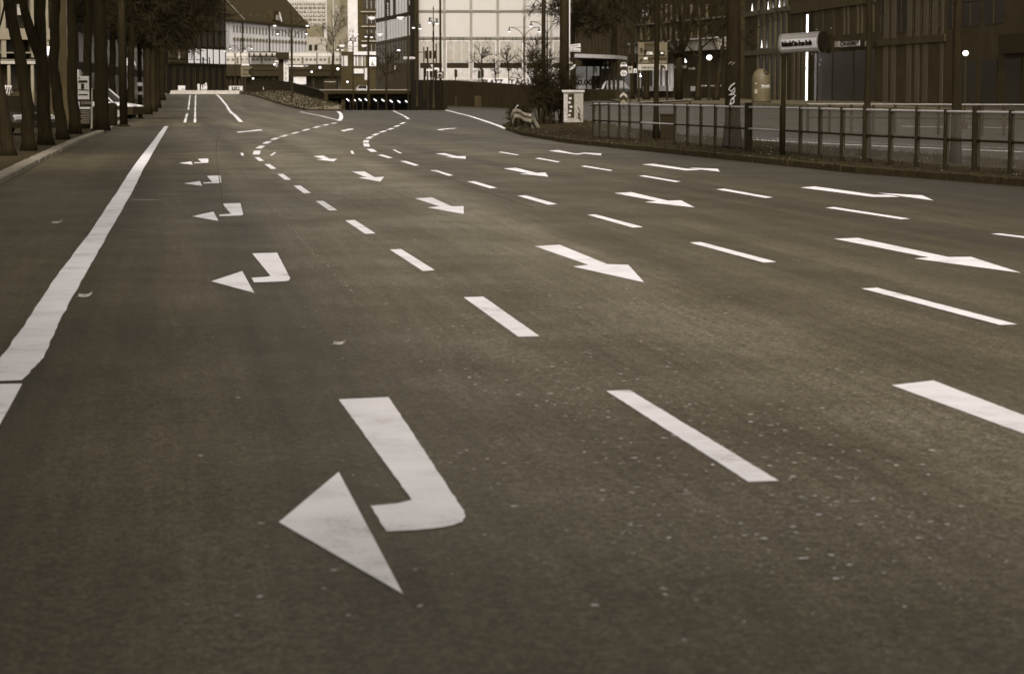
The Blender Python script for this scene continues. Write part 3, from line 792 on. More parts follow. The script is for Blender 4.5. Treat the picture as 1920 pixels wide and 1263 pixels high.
# ------------------------------------------------------------------ facades
class Fac:
    """a vertical plane from (pxA, YA) to (pxB, YB) as seen from the street"""
    def __init__(s, pxA, YA, pxB, YB):
        s.A = Vector((X(pxA, YA), YA)); s.B = Vector((X(pxB, YB), YB)); d = s.B - s.A; s.L = d.length; s.e = d / s.L
        s.n = Vector((s.e.y, -s.e.x)); s.rz = math.atan2(s.e.y, s.e.x)
    def u(s, px):
        k = (px - 960) / FPX
        # cP + v sP ~ 1 on the horizon line
        kk = P(px, HORIZ, 1.0).x
        return (kk * s.A.y - s.A.x) / (s.e.x - kk * s.e.y)
    def pt(s, u, z, d=0.0):
        p = s.A + s.e * u + s.n * d; return Vector((p.x, p.y, z))
    def z(s, px, py):
        q = s.A + s.e * s.u(px); return P(px, py, q.y).z
    def rect(s, mm, u0, u1, z0, z1, d0, d1):
        c = s.pt((u0 + u1) / 2, (z0 + z1) / 2, (d0 + d1) / 2)
        return mm.box(c, (abs(u1 - u0), abs(d1 - d0), abs(z1 - z0)), s.rz)
    def pr(s, mm, x0, y0, x1, y1, d0, d1):
        """box from photo rectangle; rows measured at its middle column"""
        xm = (x0 + x1) / 2
        return s.rect(mm, s.u(x0), s.u(x1), s.z(xm, y1), s.z(xm, y0), d0, d1)
    def quad(s, mm, x0, y0, x1, y1a, y0b, y1b, d0, d1):
        """slab whose top and bottom rows differ at both ends (perspective-true horizontals)"""
        a, b = s.u(x0), s.u(x1)
        pts = [s.pt(a, s.z(x0, y1a), d0), s.pt(b, s.z(x1, y1b), d0), s.pt(b, s.z(x1, y0b), d0), s.pt(a, s.z(x0, y0), d0)]
        return mm.prism(pts, Vector((s.n.x, s.n.y, 0)) * (d1 - d0))

M_APT = mat('apartment_render', .17, .8, .2, .8); M_APT2 = mat('apartment_ledge', .3, .8, .2, .8)
# -- pale balconied block behind the left trees
F = Fac(-160, 128, 152, 131)
t = thing('apartment_building', 'pale balconied apartment block behind the left tree trunks', 'building', F.pt(F.L / 2, 0).to_tuple())
F.rect(MB(), 0, F.L, 0, 16, -6, -1.2).build('wall', M_BLOCK, t)
for x0, x1 in ((-140, -131), (-68, -59), (4, 13), (60, 66), (86, 93), (133, 142)):
    F.pr(MB(), x0, -120, x1, 108, -1.2, .12).build('pilaster', M_APT, t)
for y0, y1, m_ in ((53, 74, M_APT), (97.5, 100, M_APT), (111, 112.6, M_APT), (114, 120, M_APT2), (-40, -14, M_APT)):
    F.pr(MB(), -150, y0, 98, y1, -1.2, .05 if y0 != 53 else .2).build('balcony_front' if y0 == 53 else 'cornice', m_, t)
for x0 in (-120, -40, 15, 56): F.pr(MB(), x0, 78, x0 + 1, 111, -.9, -.8).build('balcony_rail', M_DARK, t)
for x0, x1 in ((15, 21), (59, 65), (-60, -54)):
    p = F.pt(F.u((x0 + x1) / 2), 0, -.1); MB().tube([(p.x, p.y, .1), (p.x, p.y, F.z(x0, 121))], .095, 12).build('column', M_APT, t, smooth=True)
for x0, x1 in ((20, 52), (66, 86), (-55, 2), (-128, -70)):
    for y0, y1 in ((8, 50), (76, 97), (124, 168)): F.pr(MB(), x0, y0, x1, y1, -1.2, -1.1).build('window', M_GLASSD, t)
F.pr(MB(), 38, 8, 57, 28, -.6, -.5).build('sun_blind', M_MID, t)
F.pr(MB(), 40, 9, 45, 11, -.5, -.4).build('blind_box', M_APT, t)
t = thing('wall_sign', 'small square lit sign hanging behind the left tree trunks', 'sign', F.pt(F.u(94), 3.6, .5).to_tuple())
F.pr(MB(), 88, 87.5, 100, 104.5, .3, .55).build('sign_box', mat('dim_lit_sign', .7, .5, .2, 6, emit=.35), t)
F.pr(MB(), 93, 109, 99.5, 117, .3, .4).build('lower_panel', M_PALE2, t)
F.pr(MB(), 91, 95, 97, 96, .55, .57).build('lettering', M_INK, t)
# dark block that runs on behind the trees
F = Fac(140, 190, 300, 300)
t = thing('office_building', 'dark office block hidden behind the row of left trees', 'building', F.pt(F.L / 2, 0).to_tuple())
F.rect(MB(), 0, F.L, 0, 26, -9, 0).build('wall', mat('darker_cladding', 0.02, .7, .2, .7), t)  # even dark tone over the whole wall
for i in range(12):
    u = F.L * (i + .4) / 12.5; F.rect(MB(), u, u + F.L / 22, 4.2, 6.6, 0, .06).build('window', M_GLASSD, t)
for i in range(12):
    u = F.L * (i + .4) / 12.5; F.rect(MB(), u, u + F.L / 22, .8, 3.4, 0, .06).build('window', M_GLASSD, t)
for px, y0, y1 in ((180, 131, 155), (144, 131, 155), (137, 38, 65), (232, 120, 168), (212, 70, 85)):
    F.pr(MB(), px, y0, px + 4, y1, .06, .2).build('pale_mullion', M_PALE2, t)
t = thing('letter_sign', 'pale capital letters on the dark block between the grey columns', 'sign', P(243, 120, 168).to_tuple())
MB().box(P(243, 116, 168.4), (.62, .1, .75)).build('backing', M_BLACK, t)
text('RA', P(236.5, 123.5, 168.3), .78, M_WHITE, t, sx=.72)
M_GLZ = mat('glazed_dark', 0.011, .6, .2, .7)
# -- dark glazed block at the end of the side carriageway
F = Fac(240, 400, 425, 452)
t = thing('glazed_building', 'dark glazed corner block with six bright windows', 'building', F.pt(F.L / 2, 1.5).to_tuple())
F.rect(MB(), 0, F.L, 1, 34, -14, 0).build('wall', M_GLZ, t)
Z3b = (300, 60, 9.714)
def z3(x): return 300 + x / 9.714
def z3y(y): return 60 + y / 9.714
for i, (x0, x1) in enumerate(((528, 607), (645, 725), (765, 845), (885, 960), (992, 1070), (1105, 1183))):
    yt, yb = 306 + i * 5, 566 + i * 4
    w_ = F.pr(MB(), z3(x0), z3y(yt), z3(x1), z3y(yb), 0, .12).build('lit_window', mat('lit_window_glow', .3, .4, 0, emit=.24), t)
    if i < 3: F.pr(MB(), z3(x0), z3y(497 + i * 3), z3(x1), z3y(508 + i * 3), .12, .16).build('transom', M_BLACK, w_)
    if i == 0:
        for k in (378, 412, 450): F.pr(MB(), z3(560), z3y(k), z3(582), z3y(k + 20), .12, .16).build('silhouette', M_BLACK, w_)
    if i in (2, 3): F.pr(MB(), z3(x0), z3y(462), z3(x0 + (30 if i == 2 else 18)), z3y(yb), .12, .16).build('silhouette', M_BLACK, w_)
F.pr(MB(), 317, 92, 348.5, 109.5, 0, .1).build('mural_panel', mat('mural', 0.05, .8, .6, 1.2), t)
e_ = F.pt(F.u(335), F.z(335, 103.5), .12); MB().lathe(e_, [(.001, -.75), (.3, -.4), (.34, 0), (.3, .4), (.001, .75)], 14, 1, .3).build('mural_oval', M_MID, t)
F.pr(MB(), 317, 112.5, 349, 117.5, 0, .15).build('ledge', mat('ledge_grey', 0.04, .8, .2, 1), t)
F.quad(MB(), 316, 117.8, 424.5, 119.6, 121, 122.8, 0, .3).build('floor_band', mat('band_grey', 0.025, .8, .2, 1), t)
F.quad(MB(), 392, 57, 424.5, 58.5, 58.5, 60, 0, .3).build('floor_band', mat('band_grey', 0.025, .8, .2, 1), t)
for x in (110, 235, 272, 365, 400, 487, 520, 605, 640, 725, 755, 840, 870, 952, 985, 1065, 1095, 1175): F.pr(MB(), z3(x), 121.5, z3(x) + 1.3, 170, 0, .06).build('mullion', mat('mullion_grey', 0.03, .6, .2, 1), t)
for x in (615, 735, 845, 955, 1065, 1098, 1175): F.pr(MB(), z3(x), -20, z3(x) + 1.2, 90, 0, .06).build('mullion', mat('mullion_grey', 0.03, .6, .2, 1), t)
for x in (690, 790, 895, 1010, 1125): F.pr(MB(), z3(x), -10, z3(x) + 5, 88, 0, .06).build('upper_window', M_GLASSD, t)

# -- historic block with the tall slate roof
F = Fac(421, 660, 576, 735)
t = thing('historic_building', 'long pale historic block with small arched windows and a steep slate roof', 'building', F.pt(F.L / 2, 1.5).to_tuple())
zt, = (F.z(422, 40),)
F.rect(MB(), 0, F.L, 1, zt, -14, 0).build('wall', mat('historic_render', 0.85, .8, .12, .5), t)
F.rect(MB(), 0, F.u(429), 1, zt - .3, 0, .4).build('corner_pilaster', M_WHITE, t)
F.rect(MB(), -1, F.L + .6, zt, zt + .7, -14, .9).build('cornice', M_ROOF, t)
ra = [F.pt(-1, zt + .7, .9), F.pt(F.L + .8, zt + .7, .9), F.pt(F.L + .8, zt + .7, -15), F.pt(-1, zt + .7, -15)]
rb_ = [F.pt(2, zt + 13, -7), F.pt(F.L - 11, zt + 13, -7)]
rf = MB().add(ra + rb_, [(0, 1, 5, 4), (1, 2, 5), (2, 3, 4, 5), (3, 0, 4), (0, 3, 2, 1)]).build('roof', M_ROOF, t)
for i in range(11):
    u = F.L * (i + .6) / 11.5; p = F.pt(u, zt + 2.3, -.6); MB().box(p, (.7, .8, .5), F.rz).build('roof_hatch', M_MID, rf)
p = F.pt(F.u(513), zt + 2.9, -.6); MB().box(p, (4.2, 3, 2.6), F.rz).build('dormer', M_ROOF, rf)
p = F.pt(F.u(516), zt + 2.3, 1.1); MB().box(p, (2.6, .3, 1.5), F.rz).build('dormer_front', M_MID, rf)
MB().tube([F.pt(F.u(523), zt + 1.2 + k * .4, 1.1 - .1 * k) for k in range(8)], .22, 8).build('dormer_scroll', M_PALE2, rf)
MB().tube([F.pt(F.u(421), zt + 12, -5), F.pt(F.u(454), zt + .8, 1)], .14, 6).build('drain_pipe', M_MID, rf)
M_WIN = mat('grey_window', 0.17, .4, .2, .6)  # even grey tone for the upper windows
wu = [(438.5 + 6.05 * i) for i in range(23) if 438.5 + 6.05 * i < 572]
for i, px in enumerate(wu):
    yt = 48 + (px - 438) * .085
    F.pr(MB(), px, yt, px + 2.5, yt + 13, 0, .05).build('window', M_WIN, t)
    ya = 69 + (px - 438) * .05
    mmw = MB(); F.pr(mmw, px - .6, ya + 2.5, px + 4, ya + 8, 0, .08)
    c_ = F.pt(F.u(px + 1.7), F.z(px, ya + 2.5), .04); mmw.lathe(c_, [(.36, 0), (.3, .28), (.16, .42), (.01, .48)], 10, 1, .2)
    mmw.build('window', mat('arch_dark', 0.15, .6, .2, .6), t)  # one dark tone over each arched window
    F.pr(MB(), px, ya + 8.5, px + 3.2, 94.5 + (px - 438) * .03, 0, .04).build('window', mat('recess_window', 0.5, .5, .2, .6), t)
for px in (454.5, 504.5): F.pr(MB(), px, 37, px + 1.2, 100, .05, .3).build('downpipe', M_DARK, t)
# -- slab, tower and office blocks far behind
F = Fac(500, 1500, 617, 1500)
t = thing('slab_building', 'distant tower slab with rows of small windows', 'building', F.pt(F.L / 2, 1.5).to_tuple())
F.rect(MB(), 0, F.L, 1, 110, -20, 0).build('wall', mat('slab_grey', .36, .8, .15, .2), t)
for r_ in range(7):
    y = 5.5 + 7.4 * r_
    for x0 in range(8):
        px = 546 + x0 * 8.4
        if px < 545 + r_ * 0 or px > 609: continue
        wn_ = F.pr(MB(), px, y, px + 6.6, y + 4, 0, .5).build('window', mat('slab_window', .11, .4, .3, .2), t)
        if (x0 * 3 + r_) % 3 != 1: F.pr(MB(), px + 2 + (x0 + r_) % 3, y + .8, px + 3.6 + (x0 + r_) % 3, y + 3, .5, .8).build('blind', M_WHITE, wn_)
F = Fac(614, 640, 655, 640)
t = thing('grid_building', 'tall grey block with a vertical row of letters and a grid of windows', 'building', F.pt(F.L / 2, 1.5).to_tuple())
F.rect(MB(), 0, F.L, 1, 60, -12, 0).build('wall', mat('grid_grey', .17, .8, .2, .3), t)
for i in range(5):
    for j in range(4): F.pr(MB(), 639 + j * 4, -2 + i * 11, 642 + j * 4, 6.5 + i * 11, 0, .15).build('window', mat('grid_window', .1, .4, .3, .5), t)
for i in range(5): text('EOCUS'[i], F.pt(F.u(630.5), F.z(631, 15.5 + i * 7.2), .1), 1.0, M_PALE2, t, F.rz)
F.pr(MB(), 625, -20, 628.5, 100, 0, .5).build('pilaster', M_MID, t)
F = Fac(653, 600, 671.5, 600)
tag(F.rect(MB(), 0, F.L, 1, 50, -10, 0).build('tower_block', mat('tower_pale', .5, .8, .12, .5)), 'plain pale windowless tower between two darker office blocks', 'building')
F = Fac(671.5, 480, 712, 480)
t = thing('office_building', 'dark office block with three columns of tall windows left of the electronics store', 'building', F.pt(F.L / 2, 1.5).to_tuple())
F.rect(MB(), 0, F.L, 1, 40, -12, 0).build('wall', mat('office_brown', 0.04, .8, .2, .4), t)
for i in range(4):
    y = -8 + 27.5 * i
    F.pr(MB(), 678, y + 2, 706, y + 4, 0, .4).build('string_course', M_MID, t)
    for j in range(3):
        w_ = F.pr(MB(), 682.5 + j * 8, y + 9.5, 688.5 + j * 8, y + 25, 0, .1).build('window', M_GLASSD, t)
        F.pr(MB(), 688.7 + j * 8, y + 9.5, 689.8 + j * 8, y + 25, .1, .2).build('window_frame', M_MID, w_)
F = Fac(575, 760, 660, 760)
t = thing('low_building', 'low grey building behind the large bare tree', 'building', F.pt(F.L / 2, 1.5).to_tuple())
F.rect(MB(), 0, F.L, 1, Zof(70, 760), -8, 0).build('wall', M_MID, t)
F.pr(MB(), 576, 48, 606, 71, -5, -.5).build('upper_storey', mat('grey_roof', .13, .8, .2, .4), t)
for px in (580, 590, 612, 625, 640): F.pr(MB(), px, 84, px + 6, 95, 0, .1).build('window', M_GLASSD, t)
# bare tree in front of it
b_ = Vector((X(624, 430), 430, 1.5))
tree('bare_tree', 'large bare tree rising above the train', b_, [b_, P(624, 120, 430), P(625, 100, 430)], .3, .22, 'd', .95, .3)
# -- shop with bright fascia
F = Fac(640, 440, 707, 440)
t = thing('corner_shop', 'bright shop front with a white fascia under the dark office block', 'shop', F.pt(F.L / 2, 1.5).to_tuple())
F.rect(MB(), 0, F.L, 1, Zof(97, 440), -5, 0).build('wall', mat('office_brown', .04, .8, .2, .4), t)
F.pr(MB(), 662, 97, 706.5, 103.5, 0, .5).build('fascia', M_WHITE, t)
for px, w_, m_ in ((641, 3, M_PALE), (645.5, 7, M_PALE2), (664, 3, M_WHITE), (669, 3.5, M_PALE2), (674, 3, M_MID), (678, 3.2, M_PALE2), (683, 3, M_MID), (689.5, 2, M_WHITE)):
    F.pr(MB(), px, 105, px + w_, 124, 0, .08).build('window', m_, t)
w_ = F.pr(MB(), 693, 107.5, 706, 124, 0, .1).build('poster', mat('lit_poster', .75, .5, .1, 2, emit=.25), t)
MB().prism([F.pt(F.u(695), F.z(695, 123), .12), F.pt(F.u(703), F.z(695, 123), .12), F.pt(F.u(698), F.z(697, 112), .12)], (0, -.05, 0)).build('poster_print', M_MID, w_)
F.pr(MB(), 664, 129, 682, 138, 0, .3).build('shop_sign', M_WHITE, t)
F.pr(MB(), 684, 128, 690, 150, 0, .1).build('window', M_PALE2, t)
F.pr(MB(), 706, 132, 721, 147.5, .2, .5).build('advert_panel', M_PALE2, t)
for k in range(3): F.pr(MB(), 709 + k * 3.6, 134, 710.2 + k * 3.6, 146, .5, .6).build('advert_stripe', M_INK, t)
# -- glazed side of the store with pale fins
F = Fac(705.5, 402, 779, 352)
t = thing('department_store', 'department store side with pale vertical fins and hanging shop signs', 'building', F.pt(F.L / 2, 1.5).to_tuple())
F.rect(MB(), 0, F.L, 1, 24, -6, 0).build('wall', mat('store_dark', 0.05, .5, .3, .3), t)
n = 13
for i in range(n):
    px0 = 706.2 + i * (69 / n); px1 = px0 + (69 / n) * .82
    if not (719.5 < px0 < 728 or 735 < px0 < 742 or 762 < px0 < 770):
        F.quad(MB(), px0, -30, px1, 35.5 - (px0 - 706) * .21, -30, 35.5 - (px1 - 706) * .21, 0, .02).build('facade_fin', mat('pale_fin', .9, .6, .1, 1), t)
    F.quad(MB(), px0, 43 - (px0 - 706) * .2, px1, 79 - (px0 - 706) * .2, 43 - (px1 - 706) * .2, 79 - (px1 - 706) * .2, 0, .02).build('facade_fin', mat('pale_fin', .9, .6, .1, 1), t)
F.quad(MB(), 705.6, 36, 778, 42.5, 20.5, 27, 0, .05).build('floor_band', mat('store_band', 0.03, .6, .2, .5), t)
F.quad(MB(), 705.6, 79.5, 778, 83.5, 64.5, 68.5, 0, .05).build('floor_band', mat('store_band2', 0.07, .6, .2, .5), t)
for i in range(14):
    px0 = 708 + i * 5; F.quad(MB(), px0, 84.5 - (px0 - 706) * .2, px0 + .8, 150, 84.5 - (px0 - 705) * .2, 150, 0, .03).build('mullion', mat('store_mull', 0.05, .6, .2, .5), t)
for i in range(14):
    px0 = 709.2 + i * 5; F.quad(MB(), px0, 86 - (px0 - 706) * .2, px0 + 3.4, 118, 86 - (px0 - 702) * .2, 118, 0, .015).build('window', mat('store_glass', 0.025, .3, .35, .4), t)
F.pr(MB(), 774.5, -40, 783, 160, -.2, .4).build('corner_pier', M_DARK, t)
for px, y0, y1, lab, body, ye in ((725.2, 3, 33, 'dark vertical shop sign lettered SATURN, left of two', 'SATURN', 24), (765.8, -8, 20, 'dark vertical shop sign at the corner pier, right of two', 'SATURN', 15)):
    q = thing('hanging_sign', lab, 'sign', F.pt(F.u(px), F.z(px, y1), .2).to_tuple(), 'vertical signs on the department store')
    p = F.pt(F.u(px + 3.4), 0, .5); k = p.y / FPX; a_, b_ = P(px, y0, p.y), P(px + 6.8, y1, p.y)
    MB().box(((a_.x + b_.x) / 2, p.y, (a_.z + b_.z) / 2), (b_.x - a_.x, .25, a_.z - b_.z)).build('sign_box', M_BLACK, q)
    text(body, P(px + 1.0, y0 + 2.2, p.y - .2), .8, M_WHITE, q, roll=-PI / 2, width=ye * k, bold=.02)
q = thing('house_number_sign', 'small pale figures 18 on the dark glass of the department store', 'sign', F.pt(F.u(742), F.z(742, 132), .3).to_tuple())
p = F.pt(F.u(742), 0, .5); MB().box(P(742.5, 127, p.y), (13 * p.y / FPX, .2, 12 * p.y / FPX)).build('backing', M_BLACK, q)
text('18', P(737.3, 131.5, p.y - .2), 1.1, M_WHITE, q)
# -- pale panelled front
F = Fac(783, 351, 1072, 351)
t = thing('panel_building', 'large building clad in square pale panels over a glazed ground floor', 'building', F.pt(F.L / 2, 1.5).to_tuple())
F.rect(MB(), 0, F.L, 1, 26, -20, -.15).build('wall', mat('panel_joint', 0.3, .7, .1, .5), t)
cols = [783.5 + 49.95 * i for i in range(7)]; rowsy = [-78.5, -28.3, 21.8, 72]
for i in range(6):
    x1 = min(cols[i + 1], 1071)
    for j in range(3):
        F.pr(MB(), cols[i] + 2.6, rowsy[j] + 2.8, x1 - 2.6, rowsy[j + 1] - 2.4, -.15, -.02).build('cladding_panel', M_PALE, t)
for px in cols[:6]:
    for d in (-1.0, 1.0): F.pr(MB(), px + d - .35, -80, px + d + .35, 143, -.1, .1).build('mullion', mat('panel_frame', .28, .6, .15, 1), t)
for py in rowsy[1:]:
    for d in (-1.1, 1.1): F.pr(MB(), 783, py + d - .4, 1071, py + d + .4, -.1, .06).build('rail', mat('panel_frame', .28, .6, .15, 1), t)
for i in range(6):
    x0, x1 = cols[i] + 3.2, min(cols[i + 1] - 3.2, 1070)
    w_ = F.pr(MB(), x0, 76, x1, 150, -.15, -.06).build('window_frame', M_FRAMEP, t)
    F.pr(MB(), x0 + 1.2, 77.5, x1 - 1.2, 117, -.06, -.02).build('pane', M_GLASSP, w_)
    F.pr(MB(), x0 + 1.2, 118, x1 - 1.2, 128, -.06, .0).build('dark_band', mat('band_dark', 0.02, .5, .2, 1), w_)
    F.pr(MB(), x0 + 1.2, 129.5, x1 - 1.2, 150, -.06, -.02).build('pane', mat('lower_pane', 0.42, .3, .25, .6), w_)
    for k in (1, 2): F.pr(MB(), x0 + (x1 - x0) * k / 3, 77.5, x0 + (x1 - x0) * k / 3 + .5, 117, -.02, .04).build('glazing_bar', M_FRAMEP, w_)
    for k in (.18, .55, .72): F.pr(MB(), x0 + (x1 - x0) * k, 70.5, x0 + (x1 - x0) * k + .9, 76.5, .06, .3).build('floodlight', M_DARK, t)
# hoarding with the big words
t = thing('hoarding', 'white hoarding printed with large dark words along the pale panelled building', 'hoarding', (X(1010, 346), 346, 1.5))
a, b = X(905, 346), X(1130, 346); z0, z1 = 1.2, Zof(146.5, 346)
MB().box(((a + b) / 2, 346, (z0 + z1) / 2), (b - a, .1, z1 - z0)).build('board', M_WHITE, t)
zt_ = Zof(159.5, 346)
for body, px, wpx in (('PLATZ', 905, 38), ('TÄGLICH', 955, 68), ('350.000', 1068, 50), ('PERS.', 1122, 20)):
    text(body, (X(px, 345.9), 345.93, zt_), 1.12, M_INK, t, bold=.04, width=wpx / FPX * 346)

# ------------------------------------------------------------------ viaduct and train
Y0 = 640
t = thing('rail_viaduct', 'dark railway viaduct carrying the pale train', 'viaduct', (X(530, Y0), Y0, 1.5))
a, b = X(405, Y0), X(668, Y0)
MB().box(((a + b) / 2, Y0, (Zof(121, Y0) + Zof(143, Y0)) / 2), (b - a, 9, Zof(121, Y0) - Zof(143, Y0))).build('deck', M_BLACK, t)
MB().box(((a + b) / 2, Y0 + 3, (1 + Zof(143, Y0)) / 2), (b - a, .6, Zof(143, Y0) - 1)).build('back_wall', mat('viaduct_shop', 0.09, .8, .35, .4), t)
for px in (428, 436, 444, 452, 462, 475, 489, 503, 515, 540, 565, 590, 610, 632, 655):
    MB().box((X(px, Y0), Y0 - 3, (1 + Zof(143, Y0)) / 2), (.5, .8, Zof(143, Y0) - 1)).build('pier', M_DARK, t)
MB().box((X(580, Y0), Y0 - 4.7, Zof(130, Y0)), (b - a - 8, .2, .4)).build('edge_beam', mat('beam', 0.03, .7, .2, 1), t)
for x0, x1, y0, y1 in ((551, 574, 143.5, 158),): 
    MB().box((X(562.5, 636), 636, Zof(151, 636)), (3.4, .2, 2.1)).build('lit_shop_window', M_PALE2, t)
t = thing('train', 'pale commuter train crossing the viaduct', 'train', (X(545, Y0), Y0, Zof(121, Y0)))
for x0, x1 in ((424, 468), (472, 594.5), (598, 668)):
    a, b = X(x0, Y0 - 2), X(x1, Y0 - 2); zb, zt = Zof(121.3, Y0), Zof(99, Y0)
    prof = [(-1.5, zb), (-1.5, zb + 2.2), (-1.35, zt - .45), (-.8, zt), (.8, zt), (1.35, zt - .45), (1.5, zb + 2.2), (1.5, zb)]
    car_ = MB().prism([(a, Y0 - 2 + y, z) for y, z in prof], (b - a, 0, 0)).build('carriage', M_TRAIN, t)
    n = max(3, int((x1 - x0) / 7.4)); MG = mat('train_glass', .1, .3, .3, 1)
    for i in range(n):
        px = x0 + (x1 - x0) * (i + .5) / n
        if i % 5 == 2: MB().box((X(px, Y0 - 3.6), Y0 - 3.53, Zof(113.5, Y0 - 3.6)), (.62, .08, 1.7)).build('door', MG, car_)
        else: MB().box((X(px, Y0 - 3.6), Y0 - 3.53, Zof(112, Y0 - 3.6)), (.72, .08, .6)).build('window', MG, car_)
    MB().box(((a + b) / 2, Y0 - 3.54, Zof(105.5, Y0 - 3.6)), (b - a - .3, .06, .1)).build('stripe', M_MID, car_)
# canopy line over the train
t = thing('platform_roof', 'long flat station roof edge above the train', 'roof', (X(500, 634), 634, 5))
a, b = X(466, 634), X(520, 634)
MB().box(((a + b) / 2, 634, Zof(98, 634)), (b - a, 3, .25)).build('roof_edge', M_DARK, t)
for px in (468, 477, 489, 500, 511, 519): MB().box((X(px, 633), 633, Zof(103, 633)), (.45, .4, .8)).build('bracket', M_DARK, t)
MB().box(((a + b) / 2, 633.5, Zof(106.3, 633)), (b - a, .4, .25)).build('gutter', M_DARK, t)

# ------------------------------------------------------------------ right-hand buildings
F = Fac(1395, 206.5, 2150, 115)
t = thing('fin_facade_building', 'dark modern building with vertical fins and floor bands behind the fence', 'building', F.pt(F.L / 2, .8).to_tuple())
F.rect(MB(), 0, F.L, -.5, 22, -14, 0).build('wall', M_BLOCK, t)
zb1, zb2 = F.z(1412, 97.4), F.z(1412, 23.8)
for z in (zb1, zb2, zb2 + 3.4): F.rect(MB(), 0, F.u(1480), z - .3, z + .12, 0, .14).build('floor_band', M_BAND, t)
for z in (zb1, zb2): F.rect(MB(), F.u(1645), F.u(1772), z - .3, z + .15, 0, .12).build('floor_band', mat('band_dim', 0.045, .7, .2, 1), t)
F.rect(MB(), F.u(1481), F.u(1640), zb2 - .6, zb2 + .3, 0, .12).build('floor_band', mat('band_dim2', 0.05, .7, .2, 1), t)
for k in range(3):
    z0, z1 = ((.7, zb1 - .3), (zb1 + .12, zb2 - .3), (zb2 + .12, zb2 + 3.1))[k]
    for px in (1419.5, 1430.5, 1441.5, 1451.5, 1461.5, 1472): F.rect(MB(), F.u(px), F.u(px + 3), z0, z1, 0, .07).build('fin', M_FIN, t)
    for px in (1425, 1436, 1447, 1457, 1467): F.rect(MB(), F.u(px), F.u(px + 4), z0, z1, 0, .04).build('window', M_GLASSD, t)
M_STRIPE = mat('pale_stripe', 0.062, .7, .15, 1, stretch=(1, 1, .2))
for (x0, x1) in ((1655.5, 1664), (1670, 1678.5), (1699, 1707.5), (1714.5, 1723), (1729.5, 1738.5), (1746, 1755), (1762, 1767.5)):
    for k in range(2):
        if k == 0 and x0 == 1746: continue
        z0, z1 = ((.7, zb1 - .3), (zb1 + .15, zb2 - .3))[k]
        F.rect(MB(), F.u(x0), F.u(x1), z0, z1, 0, .03).build('facade_stripe', M_STRIPE, t)
for x0, x1 in ((1646, 1654.5), (1679.5, 1697.5), (1708.5, 1713.5), (1724, 1728.5), (1740, 1745), (1756, 1761), (1775, 1795), (1800, 1835), (1842, 1880)):
    for z0, z1 in ((zb1 + .5, zb1 + 1.9), (zb1 + 2.0, zb2 - .4)):
        w_ = F.rect(MB(), F.u(x0), F.u(x1), z0, z1, 0, .02).build('window', M_GLASSD, t)
        F.rect(MB(), F.u((x0 + x1) / 2) - .03, F.u((x0 + x1) / 2) + .03, z0, z1, .02, .05).build('glazing_bar', mat('dim_bar', .05, .6, .2, 2), w_)
for px in (1580, 1587.5, 1605.5, 1613, 1634): F.rect(MB(), F.u(px), F.u(px + 3.2), zb1 + .7, zb2 - .6, 0, .06).build('fin', M_STRIPE, t)
for px in (1500, 1540, 1560): F.rect(MB(), F.u(px), F.u(px + 3), zb1 + .7, zb2 - .6, 0, .06).build('fin', mat('dim_fin', 0.045, .7, .2, 1), t)
for px, w_ in ((1485, 5), (1495, 4), (1503, 6)): F.rect(MB(), F.u(px), F.u(px + w_), .7, zb1 - .2, 0, .06).build('fin', mat('mid_fin', 0.06, .7, .2, 1), t)
for x0, x1 in ((1528, 1560), (1563, 1600), (1603, 1640)): F.rect(MB(), F.u(x0), F.u(x1), .9, zb1 - .5, 0, .05).build('shop_window', M_GLASSD, t)
for px in (1800, 1840, 1885, 1930): F.rect(MB(), F.u(px), F.u(px + 30), 1.0, 3.6, 0, .05).build('shop_window', M_GLASSD, t)
F.rect(MB(), F.u(1880), F.u(1990), 3.9, 5.0, 0, .3).build('awning', mat('awning', 0.025, .8, .3, 3), t)
for px, py in ((1432.5, 89), (1444, 17), (1465, 13), (1414, 20)):
    p = F.pt(F.u(px), F.z(px, py), .24)
    tag(MB().lathe(p, [(.02, -.04), (.05, 0), (.035, .1), (.012, .35), (.003, .6)], 10).build('wall_uplight', M_LAMP), {1432.5: 'small lit uplight on the lowest floor band above the bell-shaped container', 1444: 'small lit uplight on the upper floor band, middle of three', 1465: 'small lit uplight on the upper floor band nearest the street-name sign', 1414: 'faint uplight at the left end of the upper floor band'}[px], 'light', 'uplights on the finned facade')
t = thing('neon_line', 'tall thin white light tube on the dark building beside the street-name sign', 'light', F.pt(F.u(1520), .9, .4).to_tuple())
F.rect(MB(), F.u(1519.2), F.u(1520.9), F.z(1520, 190), F.z(1520, 129), .3, .37).build('light_tube', mat('neon', .8, .4, 0, emit=2.0), t)
F.rect(MB(), F.u(1519.2), F.u(1520.9), F.z(1520, 127.6), F.z(1520, 28), .3, .37).build('light_tube', mat('neon', .8, .4, 0, emit=2.0), t)
F.rect(MB(), F.u(1518.5), F.u(1521.5), F.z(1520, 192), F.z(1520, 26), .2, .3).build('housing', M_DARK, t)
t = thing('hostel_sign', 'horizontal sign lettered ONE80 on the dark building', 'sign', F.pt(F.u(1605), zb1, .4).to_tuple())
F.rect(MB(), F.u(1577), F.u(1643), F.z(1605, 90), F.z(1605, 77.5), .3, .5).build('sign_box', M_BLACK, t)
F.rect(MB(), F.u(1577.5), F.u(1585.5), F.z(1580, 89), F.z(1580, 78), .5, .56).build('end_panel', M_MID, t)
F.rect(MB(), F.u(1586.5), F.u(1624), F.z(1605, 87.5), F.z(1605, 77.8), .5, .54).build('letter_panel', mat('sign_dim', .4, .6, .2, 5), t)
text('ONE80°', F.pt(F.u(1587.5), F.z(1600, 86), .545), .4, M_INK, t, F.rz, width=F.u(1623) - F.u(1588), bold=.012)
